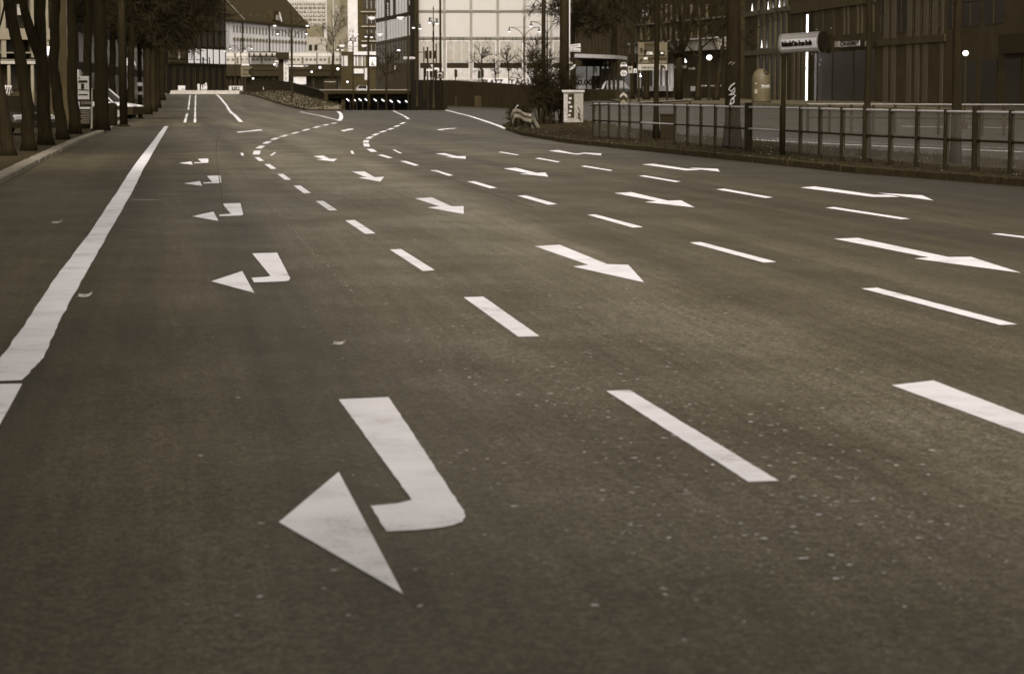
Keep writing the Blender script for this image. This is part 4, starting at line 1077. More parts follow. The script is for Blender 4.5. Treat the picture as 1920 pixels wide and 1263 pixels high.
F.rect(MB(), F.u(1635), F.u(1637), F.z(1636, 87), F.z(1636, 77), .5, .56).build('end_panel', M_MID, t)
fl = MB(); r_ = random.Random(3)
for _ in range(26):
    px, py = 1567 + r_.gauss(0, 9), 82 + r_.gauss(0, 12); fl.ball(F.pt(F.u(px), F.z(px, py), 1.4 + r_.uniform(-.4, .4)), .018, 6)
t = thing('fairy_lights', 'tangle of tiny lights on a small dark tree beside the hostel sign', 'lights', F.pt(F.u(1567), .8, 1.4).to_tuple())
fl.build('bulbs', mat('bulb', .8, .4, 0, emit=.9), t)
MB().tube([F.pt(F.u(1567), .8, 1.4), F.pt(F.u(1567), 5.2, 1.4)], [.08, .03], 6).build('stem', M_BARK, t)
# shop block with pale fascia further left
F = Fac(1192, 255, 1362, 222)
t = thing('arcade_building', 'dark block with a pale fascia and lit shop windows behind the direction sign', 'building', F.pt(F.L / 2, .9).to_tuple())
F.rect(MB(), 0, F.L, .5, 24, -10, 0).build('wall', M_BLOCK, t)
F.quad(MB(), 1193, 84, 1361, 101, 71, 93, 0, .8).build('fascia', M_MID, t)
F.quad(MB(), 1193, 82, 1361, 84, 69.5, 71.5, 0, 1.0).build('fascia_edge', M_PALE2, t)
for px in (1203, 1212, 1217, 1240, 1249, 1258, 1268, 1280, 1296, 1310, 1325): F.pr(MB(), px, 8, px + 1.2, 75, 0, .2).build('mullion', mat('arc_mull', 0.09, .6, .2, 1), t)
F.quad(MB(), 1193, 47, 1361, 49, 30, 33, 0, .3).build('floor_band', mat('arc_band', .2, .7, .3, 3), t)
for px in (1200, 1214, 1228, 1237, 1246, 1254.5, 1261): F.pr(MB(), px, 120, px + 1.8, 166, 0, .3).build('shop_mullion', M_PALE2, t)
F.pr(MB(), 1212, 161.5, 1262, 171, 0, .4).build('plinth', M_PALE2, t)
F.pr(MB(), 1302, 162, 1312, 171, 0, .4).build('plinth', M_PALE2, t)
for x0, x1 in ((1320, 1331), (1341, 1358)): F.pr(MB(), x0, 160, x1, 162, .3, .5).build('window_ledge', M_PALE2, t)
for x0, x1, y0, y1 in ((1208, 1214, 5, 32), (1216, 1219, 8, 30)): F.pr(MB(), x0, y0, x1, y1, .2, .3).build('lit_window', mat('dim_window', .7, .4, .5, 3, emit=.3), t)
F.pr(MB(), 1206, 120, 1262, 160, .02, .06).build('shop_window', M_GLASSD, t)
for px, py in ((1261, 116), (1303.5, 116), (1218, 143)):
    p = F.pt(F.u(px), F.z(px, py), 1.0)
    tag(MB().ball(p, .11, 10, .7).tube([p + Vector((0, 0, .08)), p + Vector((0, .9, .3))], .02, 5).build('wall_lamp', M_LAMP), {1261: 'brighter small round lamp right of the direction sign', 1303.5: 'tiny round lamp above the shop windows, left of the globe lantern', 1218: 'small round lamp low behind the direction sign'}[px], 'lamp')
for x0, x1, y0, y1, lab, w_ in ((1274, 1296, 123.5, 128.5, 'wider dim shop name board under the pale fascia', 'sign'), (1303, 1312, 127, 131, 'short dim shop name board under the pale fascia', 'sign')):
    tag(F.pr(MB(), x0, y0, x1, y1, .5, .7).build('shop_sign', mat('shop_sign_dim', .2, .6, .3, 6)), lab, w_)
# dark ribbed block behind the right trees
F = Fac(1073, 345, 1200, 300)
t = thing('ribbed_building', 'dark ribbed block behind the bare trees right of the thick mast', 'building', F.pt(F.L / 2, 1).to_tuple())
F.rect(MB(), 0, F.L, 5.5, 30, -8, 0).build('wall', M_BLOCK, t)
for i in range(18): F.rect(MB(), .3 + F.L * i / 18.2, .75 + F.L * i / 18.2, 5.5, 18, 0, .12).build('rib', mat('rib', 0.035, .7, .2, 1), t)
for i in range(4): F.rect(MB(), .5 + i * F.L / 3.2, 1.2 + i * F.L / 3.2, .5, 5.5, -7, -6).build('pillar', M_DARK, t)
# kiosk with flat canopy
t = thing('kiosk', 'low glazed kiosk with a flat pale-edged canopy behind the cabinet', 'kiosk', (X(1122, 212), 212, 1.0))
ca = [P(1077, 116, 204), P(1128, 110, 209), P(1152, 107.5, 212), P(1168, 107.5, 216), P(1176, 111, 220), P(1100, 113, 224)]
MB().prism([Vector((p.x, p.y, Zof(110.5, 212))) for p in ca], (0, 0, .32)).build('canopy', M_WHITE, t)
MB().prism([Vector((p.x * 1.0, p.y + .3, Zof(113, 212))) for p in ca], (0, 0, .1)).build('soffit', M_DARK, t)
for px in (1079, 1100, 1112.5, 1126, 1135, 1143, 1151, 1159): MB().box((X(px, 213), 213, (1 + Zof(113, 213)) / 2), (.1 if px < 1120 else .22, .12, Zof(113, 213) - 1)).build('post', M_DARK, t)
MB().box((X(1148, 215), 215, 2.4), (1.9, .1, 2.9)).build('side_glass', M_GLASSD, t)
MB().box((X(1105, 216), 216, Zof(126, 216) + .5), (2.6, .1, .9)).build('fascia_sign', M_DARK, t)
p = P(1116, 131, 212); MB().ball(p, .17, 10, 1.7).build('lantern', M_MID, t)
for x0, px in ((.7, 1113), (.8, 1121)): MB().box((X(px, 214), 214, Zof(155, 214)), (.36, .3, 1.2)).build('vending_unit', M_DARK, t)

# ------------------------------------------------------------------ street furniture: two-armed lamps
def historic_lamp():
    t_ = thing('two_armed_lamp', 'x', 'street lamp', (0, 0, 0), 'old-style two-armed street lamps around the square')
    MB().lathe((0, 0, 0), [(.2, 0), (.2, .5), (.13, .7), (.12, 1.4), (.085, 1.6), (.07, 5), (.085, 6.0), (.085, 7.9), (.05, 8.2), (.035, 10.0), (.07, 10.1), (.02, 10.4)], 10).build('pole', M_DARK, t_, smooth=True)
    for s in (-1, 1):
        pts = [Vector((s * 1.7 * math.sin(a), 0, 7.85 + 1.35 * (1 - math.cos(a)) if True else 0)) for a in np.linspace(0, PI / 2, 9)]
        pts = [Vector((s * (.06 + 1.64 * (1 - math.cos(a))), 0, 7.8 + 1.4 * math.sin(a))) for a in np.linspace(0, PI / 2, 10)]
        MB().tube(pts, .035, 6).tube([(0, 0, 9.2), (s * 1.7, 0, 9.2)], .015, 4).build('arm', M_DARK, t_)
        hd = MB().lathe((s * 1.7, 0, 8.75), [(.2, .02), (.15, .12), (.07, .17), (.06, .42), (.03, .5)], 12).build('lamp_head', M_DARK, t_, smooth=True)
        MB().ball((s * 1.7, 0, 8.72), .185, 12, .65).build('globe', M_GLOBE, hd, smooth=True)
    return t_
proto = historic_lamp()
LS = [(982.7, 59.4, 0.0, 'two-armed lamp in front of the panelled building, its left arm clear of the masts'), (1025.8, 49.5, 0.0, 'two-armed lamp partly hidden between the thin and the thick mast'),
      (547, 48.5, 0.0, 'taller two-armed lamp in front of the historic roof end'), (548.5, 63.7, 0.0, 'two-armed lamp standing just behind the taller one at the historic roof end'),
      (452.5, 91.3, 0.0, 'two-armed lamp beside the direction board under the historic building'), (441.6, 95.8, 0.0, 'farthest two-armed lamp, close to the dark glazed block'),
      (813, 43.5, 1.38, 'two-armed lamp seen end-on in front of the first pale panel'), (782, 53.2, 1.40, 'two-armed lamp seen end-on at the store corner pier'),
      (692, 69.5, 1.42, 'two-armed lamp seen end-on between the office block and the store'), (662.5, 79, 1.42, 'two-armed lamp seen end-on in front of the pale tower'), (638, 93.5, 1.42, 'farthest end-on two-armed lamp beside the large bare tree')]
for i, (px, py, rz, lab) in enumerate(LS):
    Y = 7.04 * FPX / (174 - py)
    loc = Vector((X(px, Y), Y, Zof(py, Y) - 8.72))
    if i == 0: proto.location = loc; proto['label'] = lab
    else: clone(proto, loc, rz, lab)
def modern_lamp():
    t_ = thing('double_lamp', 'x', 'street lamp', (0, 0, 0), 'flat-headed double lamps along the ramp')
    MB().tube([(0, 0, -3.5), (0, 0, 4), (0, 0, 9.5)], [.13, .1, .06], 10).build('pole', M_DARK, t_, smooth=True)
    for s in (-1, 1):
        MB().tube([(0, 0, 9.35), (s * .9, 0, 9.38), (s * 1.3, 0, 9.45)], .035, 6).build('arm', M_DARK, t_)
        hd = MB().tube([(s * 1.12, 0, 9.45), (s * 1.2, 0, 9.47), (s * 1.85, 0, 9.5), (s * 1.93, 0, 9.5)], [.06, .14, .12, .05], 8).build('lamp_head', M_WHITE, t_, smooth=True)
        MB().box((s * 1.5, 0, 9.36), (.45, .2, .04)).build('diffuser', M_GLOBE, hd)
    return t_
proto = modern_lamp()
for i, (px, py, Y, lab) in enumerate(((724.5, 34, 250, 'tallest flat-headed double lamp, crossing the store fins'), (690, 65, 293, 'middle flat-headed double lamp of three over the ramp'), (662.5, 86, 322, 'lowest flat-headed double lamp, in front of the bare tree'))):
    loc = Vector((X(px, Y), Y, Zof(py, Y) - 9.48)); 
    if i == 0: proto.location = loc; proto['label'] = lab
    else: clone(proto, loc, 0, lab)
def mast(name, label, px, Y, wpx, top, base=None, m_=M_DARK, pyb=None, cat='mast'):
    x = X(px, Y); zb = (h(x, Y) if base is None else base); r = wpx / 2 * Y / FPX
    t_ = thing(name, label, cat, (x, Y, zb))
    MB().tube([(x, Y, zb), (x, Y, zb + (top - zb) * .5), (x, Y, top)], [r, r * .95, r * .85], 12).build('shaft', m_, t_, smooth=True)
    MB().lathe((x, Y, zb), [(r * 1.6, 0), (r * 1.6, .06), (r * 1.1, .1)], 12).build('foot', m_, t_)
    return t_
mast('mast', 'thick dark mast rising behind the graffiti cabinet', 1058, 119, 18, 14)
mast('mast', 'slimmer dark mast rising through the bush', 1019, 117, 8, 14)
m_ = mast('mast', 'dark mast carrying the square tunnel sign', 826, 224, 4.4, 16, -1)
t = thing('tunnel_sign', 'small square dark sign showing a tunnel mouth', 'sign', P(825, 147, 223.7).to_tuple())
p = P(825, 141, 223.6); s_ = 223.6 / FPX
MB().box(p, (13.6 * s_, .06, 13.2 * s_)).build('sign_plate', M_BLACK, t)
arch = [(-4.2, -4.4), (-4.2, 1), (-3.2, 3.4), (0, 4.6), (3.2, 3.4), (4.2, 1), (4.2, -4.4)]
MB().prism([p + Vector((a * s_, -.04, b * s_)) for a, b in [(-4.4, -4.4), (-4.4, 4.4), (4.4, 4.4), (4.4, -4.4)]], (0, -.02, 0)).build('sign_field', mat('sign_field', .42, .6, .1, 3), t)
MB().prism([p + Vector((a * s_ * .8, -.065, (b - .6) * s_ * .75)) for a, b in arch], (0, -.02, 0)).build('tunnel_symbol', M_BLACK, t)
mast('mast', 'plain dark mast in front of the department store corner', 765.5, 236, 4, 9.2, -2)
mast('lamp_column', 'thicker grey lamp column behind the white car', 231, 118, 15, 12, None, M_POLE, cat='lamp column')
t = mast('lamp_column', 'thinner grey column with a pale collar farther along the kerb', 262.5, 152, 8.5, 12, None, mat('column_dim', 0.015, .6, .2, 3), cat='lamp column')
x = X(262.5, 152); MB().lathe((x, 152, Zof(162, 152)), [(.17, 0), (.2, .05), (.18, .2), (.15, .24)], 12).build('collar', M_PALE2, t)
MB().lathe((x, 152, Zof(178, 152)), [(.17, 0), (.19, .05), (.17, .2)], 12).build('collar', M_MID, t)
mast('mast', 'pale thin pole carrying two street-name plates', 1067, 132, 4.2, 10, None, M_PALE2)
for y0, y1, lab, tl, body in ((83, 89.6, 'upper tilted street-name plate', .12, 'Mollstraße'), (91, 97, 'lower level street-name plate', 0, 'Am Prenzlauer Tor')):
    t = thing('street_name_sign', lab + ' on the pale thin pole', 'sign', P(1078, y1, 131.7).to_tuple())
    p = P(1079, (y0 + y1) / 2, 131.7); w_ = 19 * 131.7 / FPX; hh_ = (y1 - y0) * 131.7 / FPX
    MB().box(p, (w_, .03, hh_), 0, Matrix.Rotation(-tl, 3, 'Y')).build('plate', M_PALE2, t)
    text(body, p + Vector((-w_ * .42, -.025, -.05)), .1 if tl == 0 else .12, M_INK, t, roll=tl, sx=.62 if tl == 0 else .8)
t = thing('arrow_plate', 'small tilted arrow plates low on the pale thin pole', 'sign', P(1070, 128, 131.6).to_tuple())
for k, (a, b) in enumerate(((1068, 121), (1074, 126))):
    MB().box(P(a, b, 131.6), (.36, .03, .13), 0, Matrix.Rotation(-.6, 3, 'Y')).build('plate', M_PALE2 if k else M_MID, t)

# ------------------------------------------------------------------ electrical cabinet with graffiti
Y = 112.0
x0 = X(1075, Y); zb = h(x0, Y) + .1
t = thing('junction_cabinet', 'pale street cabinet covered in posters and graffiti', 'cabinet', (x0, Y, zb))
rz = math.radians(-38)
hgt = Zof(169, Y) - zb
wx, wy = .68, .62
MB().box((x0, Y, zb + .09), (wx - .06, wy - .06, .18), rz).build('plinth', M_KERBD, t)
MB().box((x0, Y, zb + .18 + (hgt - .28) / 2), (wx, wy, hgt - .28), rz).build('body', mat('cabinet_grp', 0.3, .7, .35, 3.5), t)
MB().prism([(x0 + (a * math.cos(rz) - b * math.sin(rz)), Y + (a * math.sin(rz) + b * math.cos(rz)), zb + hgt - .1) for a, b in ((-.39, -.37), (.39, -.37), (.39, .37), (-.39, .37))], (0, 0, .1)).build('lid', M_PALE2, t)
def cab(u, v, side, d):
    """point on a cabinet face: side 0 = left-facing face, 1 = right-facing face"""
    if side == 0: a, b = -wx / 2 + u * wx, -wy / 2 - d        # left-hand face
    else: a, b = wx / 2 + d, -wy / 2 + u * wy                  # right-hand face
    return Vector((x0 + a * math.cos(rz) - b * math.sin(rz), Y + a * math.sin(rz) + b * math.cos(rz), zb + .18 + v * (hgt - .28)))
def cquad(side, u0, u1, v0, v1, d=.006): return MB().poly([cab(u0, v0, side, d), cab(u1, v0, side, d), cab(u1, v1, side, d), cab(u0, v1, side, d)])
cquad(0, .38, .92, .15, .95).build('poster', mat('torn_poster', 0.03, .8, .7, 9), t)
for i in range(8): cquad(0, .04, .32, .06 + i * .11, .14 + i * .11, .007).build('sticker', mat('sticker', .42, .8, .5, 14), t)
for i in range(5): cquad(0, .42 + .06 * (i % 3), .62 + .07 * (i % 3), .2 + i * .14, .27 + i * .14, .012).build('poster_scrap', M_PALE2, t)
MB().tube([cab(a, b, 1, .012) for a, b in ((.3, .52), (.48, .42), (.62, .36), (.42, .30), (.36, .24), (.62, .27), (.52, .2), (.36, .17), (.56, .12), (.7, .1))], .022, 5).build('graffiti', M_INK, t)
MB().tube([cab(a, b, 1, .012) for a, b in ((.3, .3), (.5, .22), (.3, .14), (.55, .16), (.66, .05))], .016, 5).build('graffiti', M_INK, t)
for side in (0, 1): MB().tube([cab(0.99, .01, side, .01), cab(.99, .99, side, .01)], .012, 5).build('edge_trim', M_MID, t)

# ------------------------------------------------------------------ crumpled crash barrier
Y = 104.0
t = thing('crash_barrier', 'crumpled end of a steel crash barrier on the tip of the verge', 'barrier', P(1000, 245, Y).to_tuple())
path = [(957.5, 216, 103.4), (961, 206, 103.2), (967, 203.5, 103.4), (975, 205.5, 103.7), (982, 210.5, 104), (990, 212.5, 104.2), (996, 213.5, 104.3), (1000.5, 218, 104.5), (1006, 227, 104.7), (1013, 239, 104.9), (1019, 247, 105)]
prof = [(0.0, .0), (-.05, .03), (-.06, .09), (0.03, .13), (.03, .17), (-.06, .21), (-.05, .27), (0, .3)]
gm = MB()
for i, (a, b, yy_) in enumerate(path):
    p = P(a, b, yy_)
    lean = .5 if i < 2 else (.15 if i < 7 else -.35)
    for d, z in prof: gm.v.append(p + Vector((z * lean * .6 + (-z * 1.05 if i >= 7 else 0), d * 1.6, -z * (1.4 if i < 7 else .85))))
for i in range(len(path) - 1):
    for k in range(len(prof) - 1):
        a = i * len(prof) + k; gm.f.append((a, a + 1, a + len(prof) + 1, a + len(prof)))
o = gm.build('beam', mat('galvanised', 0.2, .55, .4, 6, metal=.2), t, smooth=False)
sm = o.modifiers.new('s', 'SOLIDIFY'); sm.thickness = .012
MB().tube([P(966, 204, 103.3), P(969.5, 198.5, 103.2), P(972, 197.5, 103.2)], .02, 6).build('bent_bolt', M_PALE2, t)
for px in (972, 994): MB().box(P(px, 226, 104.6), (.1, .14, .75)).build('post', M_DARK, t)

# ------------------------------------------------------------------ fences
FZ = ([1000, 1113, 1264, 1404, 1581, 1671, 1776, 1898, 2000, 2150, 2400, 2900], [86, 80.7, 70.6, 62, 53.8, 50.8, 47.7, 45, 42.8, 39.6, 35, 29])
def fpt(px):
    Y = float(np.interp(px, *FZ)); return Vector((X(px, Y), Y, 0))
POSTS = [(1113, 5), (1125, 5), (1142, 5), (1162, 5), (1181, 5), (1202, 5), (1266, 6), (1290, 6), (1315, 6), (1342, 6), (1370, 6), (1404, 14), (1466, 7), (1502, 7), (1539, 8), (1581, 9), (1625, 12), (1671.5, 9), (1721.5, 9), (1776, 10), (1832, 14), (1898, 10), (1975, 10), (2065, 11), (2170, 12)]
t = thing('railing_fence', 'near glazed railing fence of dark posts and a bright top rail on the verge', 'fence', (fpt(1404).x, fpt(1404).y, .1))
TOP, MID = 1.30, .74
M_POST = mat('fence_post_paint', 0.015, .7, .3, 6)
for px, w_ in POSTS:
    p = fpt(px); r = w_ / 2 * p.y / FPX; zb = h(p.x, p.y) + .08
    top = TOP + (.05 if w_ < 12 else .12)
    MB().box((p.x, p.y, (zb + top) / 2), (2 * r, max(.06, 1.4 * r), top - zb)).build('post', M_POST, t)
m_glass = mat('dusty_panel', 0.3, .4, .4, 1.5, stretch=(1, 1, .15), alpha=.13)
for (a, wa), (b, wb) in zip(POSTS[:-1], POSTS[1:]):
    p, q = fpt(a), fpt(b)
    MB().tube([(p.x, p.y, TOP), (q.x, q.y, TOP)], .028, 8).build('top_rail', M_RAIL, t)
    missing = a in (1202, 1404)
    d = (q - p).normalized(); s0 = p + d * (wa / 2 * p.y / FPX + .01); s1 = q - d * (wb / 2 * q.y / FPX + .01)
    MB().tube([(p.x, p.y, MID), (q.x, q.y, MID)], .024, 8).build('middle_rail', M_RAIL if missing else M_POLE, t)
    if not missing:
        mid_ = (s0 + s1) / 2
        MB().box((mid_.x, mid_.y, (MID + TOP) / 2), ((s1 - s0).length, .012, TOP - MID - .08), math.atan2(d.y, d.x)).build('panel', m_glass, t)
        MB().box((mid_.x, mid_.y, (MID + .2) / 2), ((s1 - s0).length, .012, MID - .26), math.atan2(d.y, d.x)).build('panel', m_glass, t)
# far railing across the second carriageway
t = thing('railing_fence', 'second railing fence farther back across the other carriageway', 'fence', (X(1700, 90), 90, .2))
pr_ = None
for px in [1515 + 41 * i for i in range(16)]:
    Y = 92 - (px - 1515) * .012; x = X(px, Y); zb = h(x, Y)
    MB().box((x, Y, (zb + 1.22) / 2), (.1, .08, 1.22 - zb)).build('post', M_DARK, t)
    if pr_:
        MB().tube([(pr_[0], pr_[1], 1.24), (x, Y, 1.24)], .026, 6).build('top_rail', mat('dim_rail', .38, .4, .2, 6, metal=.4), t)
        MB().tube([(pr_[0], pr_[1], .72), (x, Y, .72)], .026, 6).build('middle_rail', M_DARK, t)
    pr_ = (x, Y)
t = thing('handrail', 'slanting low handrail behind the fence, rising to the right', 'handrail', (X(1220, 140), 140, .9))
MB().tube([P(1108, 197.5, 150), P(1180, 194.5, 142), P(1294, 188.5, 132)], .06, 6).build('rail', M_DARK, t)
MB().tube([P(1108, 196.6, 149.9), P(1180, 193.6, 141.9), P(1294, 187.8, 131.9)], .03, 6).build('rail_cap', M_MID, t)
for px, py, Y in ((1115, 197, 149), (1180, 194, 142), (1240, 191, 137), (1294, 188, 132)): p = P(px, py, Y); MB().tube([p, (p.x, p.y, h(p.x, p.y))], .06, 6).build('post', M_DARK, t)
# low dark utility box behind the fence
Y = 79
t = thing('utility_box', 'low dark utility box hidden behind the fence beside the split trunk', 'utility box', (X(1252, Y), Y, .1))
MB().box((X(1253, Y), Y, .55), (.5, .4, .75)).build('body', M_DARK, t); MB().box((X(1253, Y), Y, .95), (.56, .46, .05)).build('lid', M_DARK, t)
# second carriageway markings and far pavement seen through the fence
ribbon([GH(1400, 262), GH(1440, 263.5), GH(1500, 266.5), GH(1600, 272), GH(1720, 277), GH(1920, 285)], .2, .006).build('edge_line', M_PAINT, road)
ribbon([GH(1400, 258.6), GH(1440, 259.5), GH(1500, 262), GH(1600, 267), GH(1720, 272), GH(1920, 279)], .05, .006).build('edge_line', M_PAINT, road)
for yv, a, b in ((237, 1690, 1780), (238, 1800, 1900)): ribbon([GH(a, yv), GH(b, yv + 2)], .15, .006).build('lane_dash', M_PAINT, road)
pv = MB()
pa = [(X(1178, 146), 146), (X(1420, 137), 137), (X(1600, 128), 128), (X(2200, 108), 108)]
pts_f = [Vector((x, y, h(x, y) + .12)) for x, y in pa]; pts_b = [Vector((x * 1.0 + 2, y + 95, h(x, y + 70) + .16)) for x, y in pa]
for a, b in zip(pts_f, pts_b): pv.v += [a - Vector((0, 0, .2)), a, b]
for i in range(3): pv.f += [(3 * i, 3 * i + 3, 3 * i + 4, 3 * i + 1), (3 * i + 1, 3 * i + 4, 3 * i + 5, 3 * i + 2)]
pv.build('far_pavement', mat('far_paving', 0.06, .85, .3, 2), kind='structure')

# ------------------------------------------------------------------ right trees
RG = 'bare trees on the right side'
def rtree(px, Y, w, label, key=None, top=6, base_z=None, lean=0, cs=1.0, bark=None):
    x = X(px, Y); zb = h(x, Y) + .05 if base_z is None else base_z
    pts = [Vector((x + lean * k / 8 * (top - zb), Y, zb + (top - zb) * k / 8)) for k in range(9)]
    for q in pts[2:]: q.x += rng.uniform(-.02, .02)
    r = w / 2 * Y / FPX
    return tree('roadside_tree', label, (x, Y, zb), pts, r, r * .75, key, cs, 1.0, RG, bark=bark)
gt = rtree(1374, 66.5, 30, 'stout dark trunk with a white graffiti tag', 'd', 7)
p0 = P(1374, 175, 66.5 - .27)
sq = [(1378, 156), (1370, 162), (1366.5, 168), (1371, 172), (1378, 165), (1377.5, 172), (1372, 178), (1367, 179), (1373, 175), (1379, 179.5), (1374, 184), (1370, 189), (1372, 196), (1376, 192), (1376, 185), (1371, 188), (1368.5, 199)]
MB().tube([P(a, b, 66.5 - .245) for a, b in sq], .022, 5).build('graffiti', M_PALE2, gt)
MB().tube([P(a, b, 66.5 - .24) for a, b in ((1366, 121), (1371, 116), (1375, 119), (1372, 122), (1378, 117))], .008, 4).build('graffiti', M_MID, gt)
rtree(1230.5, 79, 10.5, 'slim straight trunk directly in front of the direction sign', 'b', 7.5)
rtree(1794, 52, 20, 'dark trunk near the right edge, between fence posts', 'c', 6)
rtree(1628, 53, 13, 'thin trunk rising behind the hostel sign and fence', 'c', 6)
for i, (px, Y, w_, top, lab) in enumerate(((1073, 240, 11, 9, 'tree above the kiosk canopy, nearest the thick mast'), (1151, 236, 12, 9, 'tree above the middle of the kiosk canopy'), (1185, 205, 9, 7.5, 'tree left of the direction sign'), (1212, 196, 12, 5.0, 'forked tree just behind the direction sign'))):
    rtree(px, Y, w_, lab, 'abde'[i], top, None, 0, 1.0)
# spreading tree in front of the arcade
Y = 186; x = X(1273, Y); zb = h(x, Y)
t = thing('spreading_tree', 'tree with several thick limbs spreading in front of the pale fascia', 'tree', (x, Y, zb), RG)
MB().tube([(x, Y, zb), (x, Y, 3.2), P(1273, 108, Y)], [.3, .25, .26], 10).build('trunk', M_BARK, t, smooth=True)
for tg in ((1262, 70, 1268, 10, 1255, -60), (1290, 72, 1300, 20, 1330, -50), (1280, 60, 1283, 5, 1285, -50), (1250, 85, 1240, 40, 1225, -30)):
    MB().tube([P(1273, 110, Y), P(tg[0], tg[1], Y - .5), P(tg[2], tg[3], Y - .9), P(tg[4], tg[5], Y - 1)], [.2, .15, .11, .07], 8).build('limb', M_BARK, t, smooth=True)
c = bpy.data.objects.new('crown', CROWN['e']); COL.objects.link(c); c.parent = t; c.location = (0, 0, 5); c.scale = (.8,) * 3
for px, lab in ((1308, 'tree right of the spreading tree, nearer the globe lantern'), (1342, 'leaning tree between the globe lantern and the tagged trunk')):
    rtree(px, 178, 11, lab, 'd', 5.2, None, .12 if px > 1320 else .05, .9)
# bush on the verge tip
def bush(name, label, px, Y, n, hh, spread, seed, tw):
    x = X(px, Y); r = random.Random(seed); zb = h(x, Y) + .1
    t_ = thing(name, label, 'bush', (x, Y, zb)); st = MB(); cr = MB()
    for i in range(n):
        a = r.uniform(0, 2 * PI); e = r.uniform(.05, spread); L_ = hh * r.uniform(.7, 1.1)
        p = Vector((x + r.uniform(-.35, .35), Y + r.uniform(-.3, .3), zb)); d = Vector((math.cos(a) * e, math.sin(a) * e * .6, 1)).normalized(); pts = [p]
        for k in range(6):
            d = (d + Vector((r.gauss(0, .1), r.gauss(0, .08), .02))).normalized(); pts.append(pts[-1] + d * L_ / 6)
        st.tube(pts, [.028 - .0035 * k for k in range(7)], 5, cap=False)
        for k in range(2, 7):
            for _ in range(7):
                d2 = (d + Vector((r.gauss(0, .8), r.gauss(0, .6), r.gauss(0.1, .5)))).normalized(); q = pts[k]; e2 = q + d2 * r.uniform(.25, .7)
                cr.tube([q, e2], [tw, tw * .6], 3, cap=False)
                for _z in range(4):
                    f = q.lerp(e2, r.uniform(.3, 1)); d3 = (d2 + Vector((r.gauss(0, .7), r.gauss(0, .7), r.gauss(0, .7)))).normalized()
                    cr.tube([f, f + d3 * r.uniform(.08, .25)], [tw * .7, tw * .5], 3, cap=False)
                    if r.random() < .55:
                        u = Vector((r.gauss(0, 1), r.gauss(0, 1), r.gauss(0, 1))).normalized() * .04; w_ = u.cross(Vector((r.gauss(0, 1), r.gauss(0, 1), r.gauss(0, 1)))).normalized() * .025; g_ = f + d3 * .15
                        cr.add([g_ - u, g_ + w_, g_ + u, g_ - w_], [(0, 1, 2, 3)])
    st.build('stems', M_BARK, t_); cr.build('twigs', M_TWIG, t_)
bush('bush', 'tall twiggy bush growing on the verge between the two masts', 1022, 116, 26, 3.6, .33, 4, .012)
bush('bush', 'low tangle of twigs at the foot of the thick mast', 1042, 117, 16, 2.2, .3, 7, .012)
bush('bush', 'dark low bush at the foot of the crumpled barrier', 972, 106.5, 12, .6, .8, 9, .01)
for i, (px, lab) in enumerate(((902, 'first slim young tree before the panelled building, counted from the tunnel sign'), (929, 'smallest young tree, beside the word PLATZ'), (953.5, 'young tree with the tallest stem, left of the word TAEGLICH'))):
    Y = 330; x = X(px, Y)
    zc = (Zof(128, Y), Zof(140, Y), Zof(131, Y))[i]
    tree('young_tree', lab, (x, Y, 1.5), [(x, Y, 1.5), (x + .05, Y, 2.6), (x, Y, zc)], .09, .06, 's', (1.25, .9, 1.3)[i], .2, 'young bare trees before the panelled building')
x = X(725, 345); tree('young_tree', 'young bare tree in front of the department store glass', (x, 345, 1.5), [(x, 345, 1.5), (x, 345, 3.2), (x, 345, 4.2)], .08, .06, 's', 1.5, .2, 'young bare trees before the panelled building')

# ------------------------------------------------------------------ signs on the right
Y = 150
t = thing('direction_sign', 'large framed direction board with arrows in three tiers', 'sign', (X(1225, Y), Y, h(X(1225, Y), Y)))
k = Y / FPX
def brd(x0, y0, x1, y1, d, m_, name, par=t):
    a, b = P(x0, y0, Y), P(x1, y1, Y); return MB().box(((a.x + b.x) / 2, Y - d, (a.z + b.z) / 2), (b.x - a.x, .05, a.z - b.z)).build(name, m_, par)
for px in (1198, 1251): MB().tube([(X(px, Y), Y + .1, h(X(px, Y), Y)), (X(px, Y), Y + .1, Zof(78, Y))], .06, 8).build('post', M_POLE, t)
b1 = brd(1196.5, 79.5, 1251, 104.5, 0, M_SIGNG, 'upper_board'); b2 = brd(1196.5, 106, 1251, 119, 0, M_SIGNG, 'middle_board'); b3 = brd(1196.5, 120.5, 1251, 132, 0, M_MID, 'lower_board')
brd(1208, 80.5, 1229, 87, .06, M_SIGNB, 'blue_field', b1); brd(1215, 107, 1250, 112, .06, M_SIGNB, 'blue_field', b2)
for bd in (b1, b2):
    pass
text('Prenzlauer', P(1208.5, 92.3, Y - .1), .22, M_INK, b1, sx=.8); text('Weißensee', P(1209, 96.8, Y - .1), .2, M_INK, b1, sx=.8)
brd(1213, 97.5, 1223, 103, .06, M_PALE2, 'route_plate', b1); text('B 2', P(1214, 102, Y - .15), .16, M_INK, b1, sx=.9)
text('Mitte', P(1216, 116.8, Y - .1), .18, M_INK, b2, sx=.8)
text('Unter den Linden', P(1203, 128, Y - .1), .22, M_INK, b3, sx=.62)
def arrow(cx, cy, s, ang, par, m_=M_INK, d=.1):
    c_ = P(cx, cy, Y - d); R = Matrix.Rotation(-ang, 3, 'Y'); pts = [(-.25, -1), (-.25, .2), (-.7, .2), (0, 1), (.7, .2), (.25, .2), (.25, -1)]
    return MB().prism([c_ + R @ Vector((a * s * k, 0, b * s * k)) for a, b in pts], (0, -.02, 0)).build('arrow', m_, par)
arrow(1202.5, 94, 4.5, 0, b1); arrow(1209.5, 98, 6, 0, b1); arrow(1202, 113, 4, -.8, b2); arrow(1245, 125.5, 4, .8, b3)
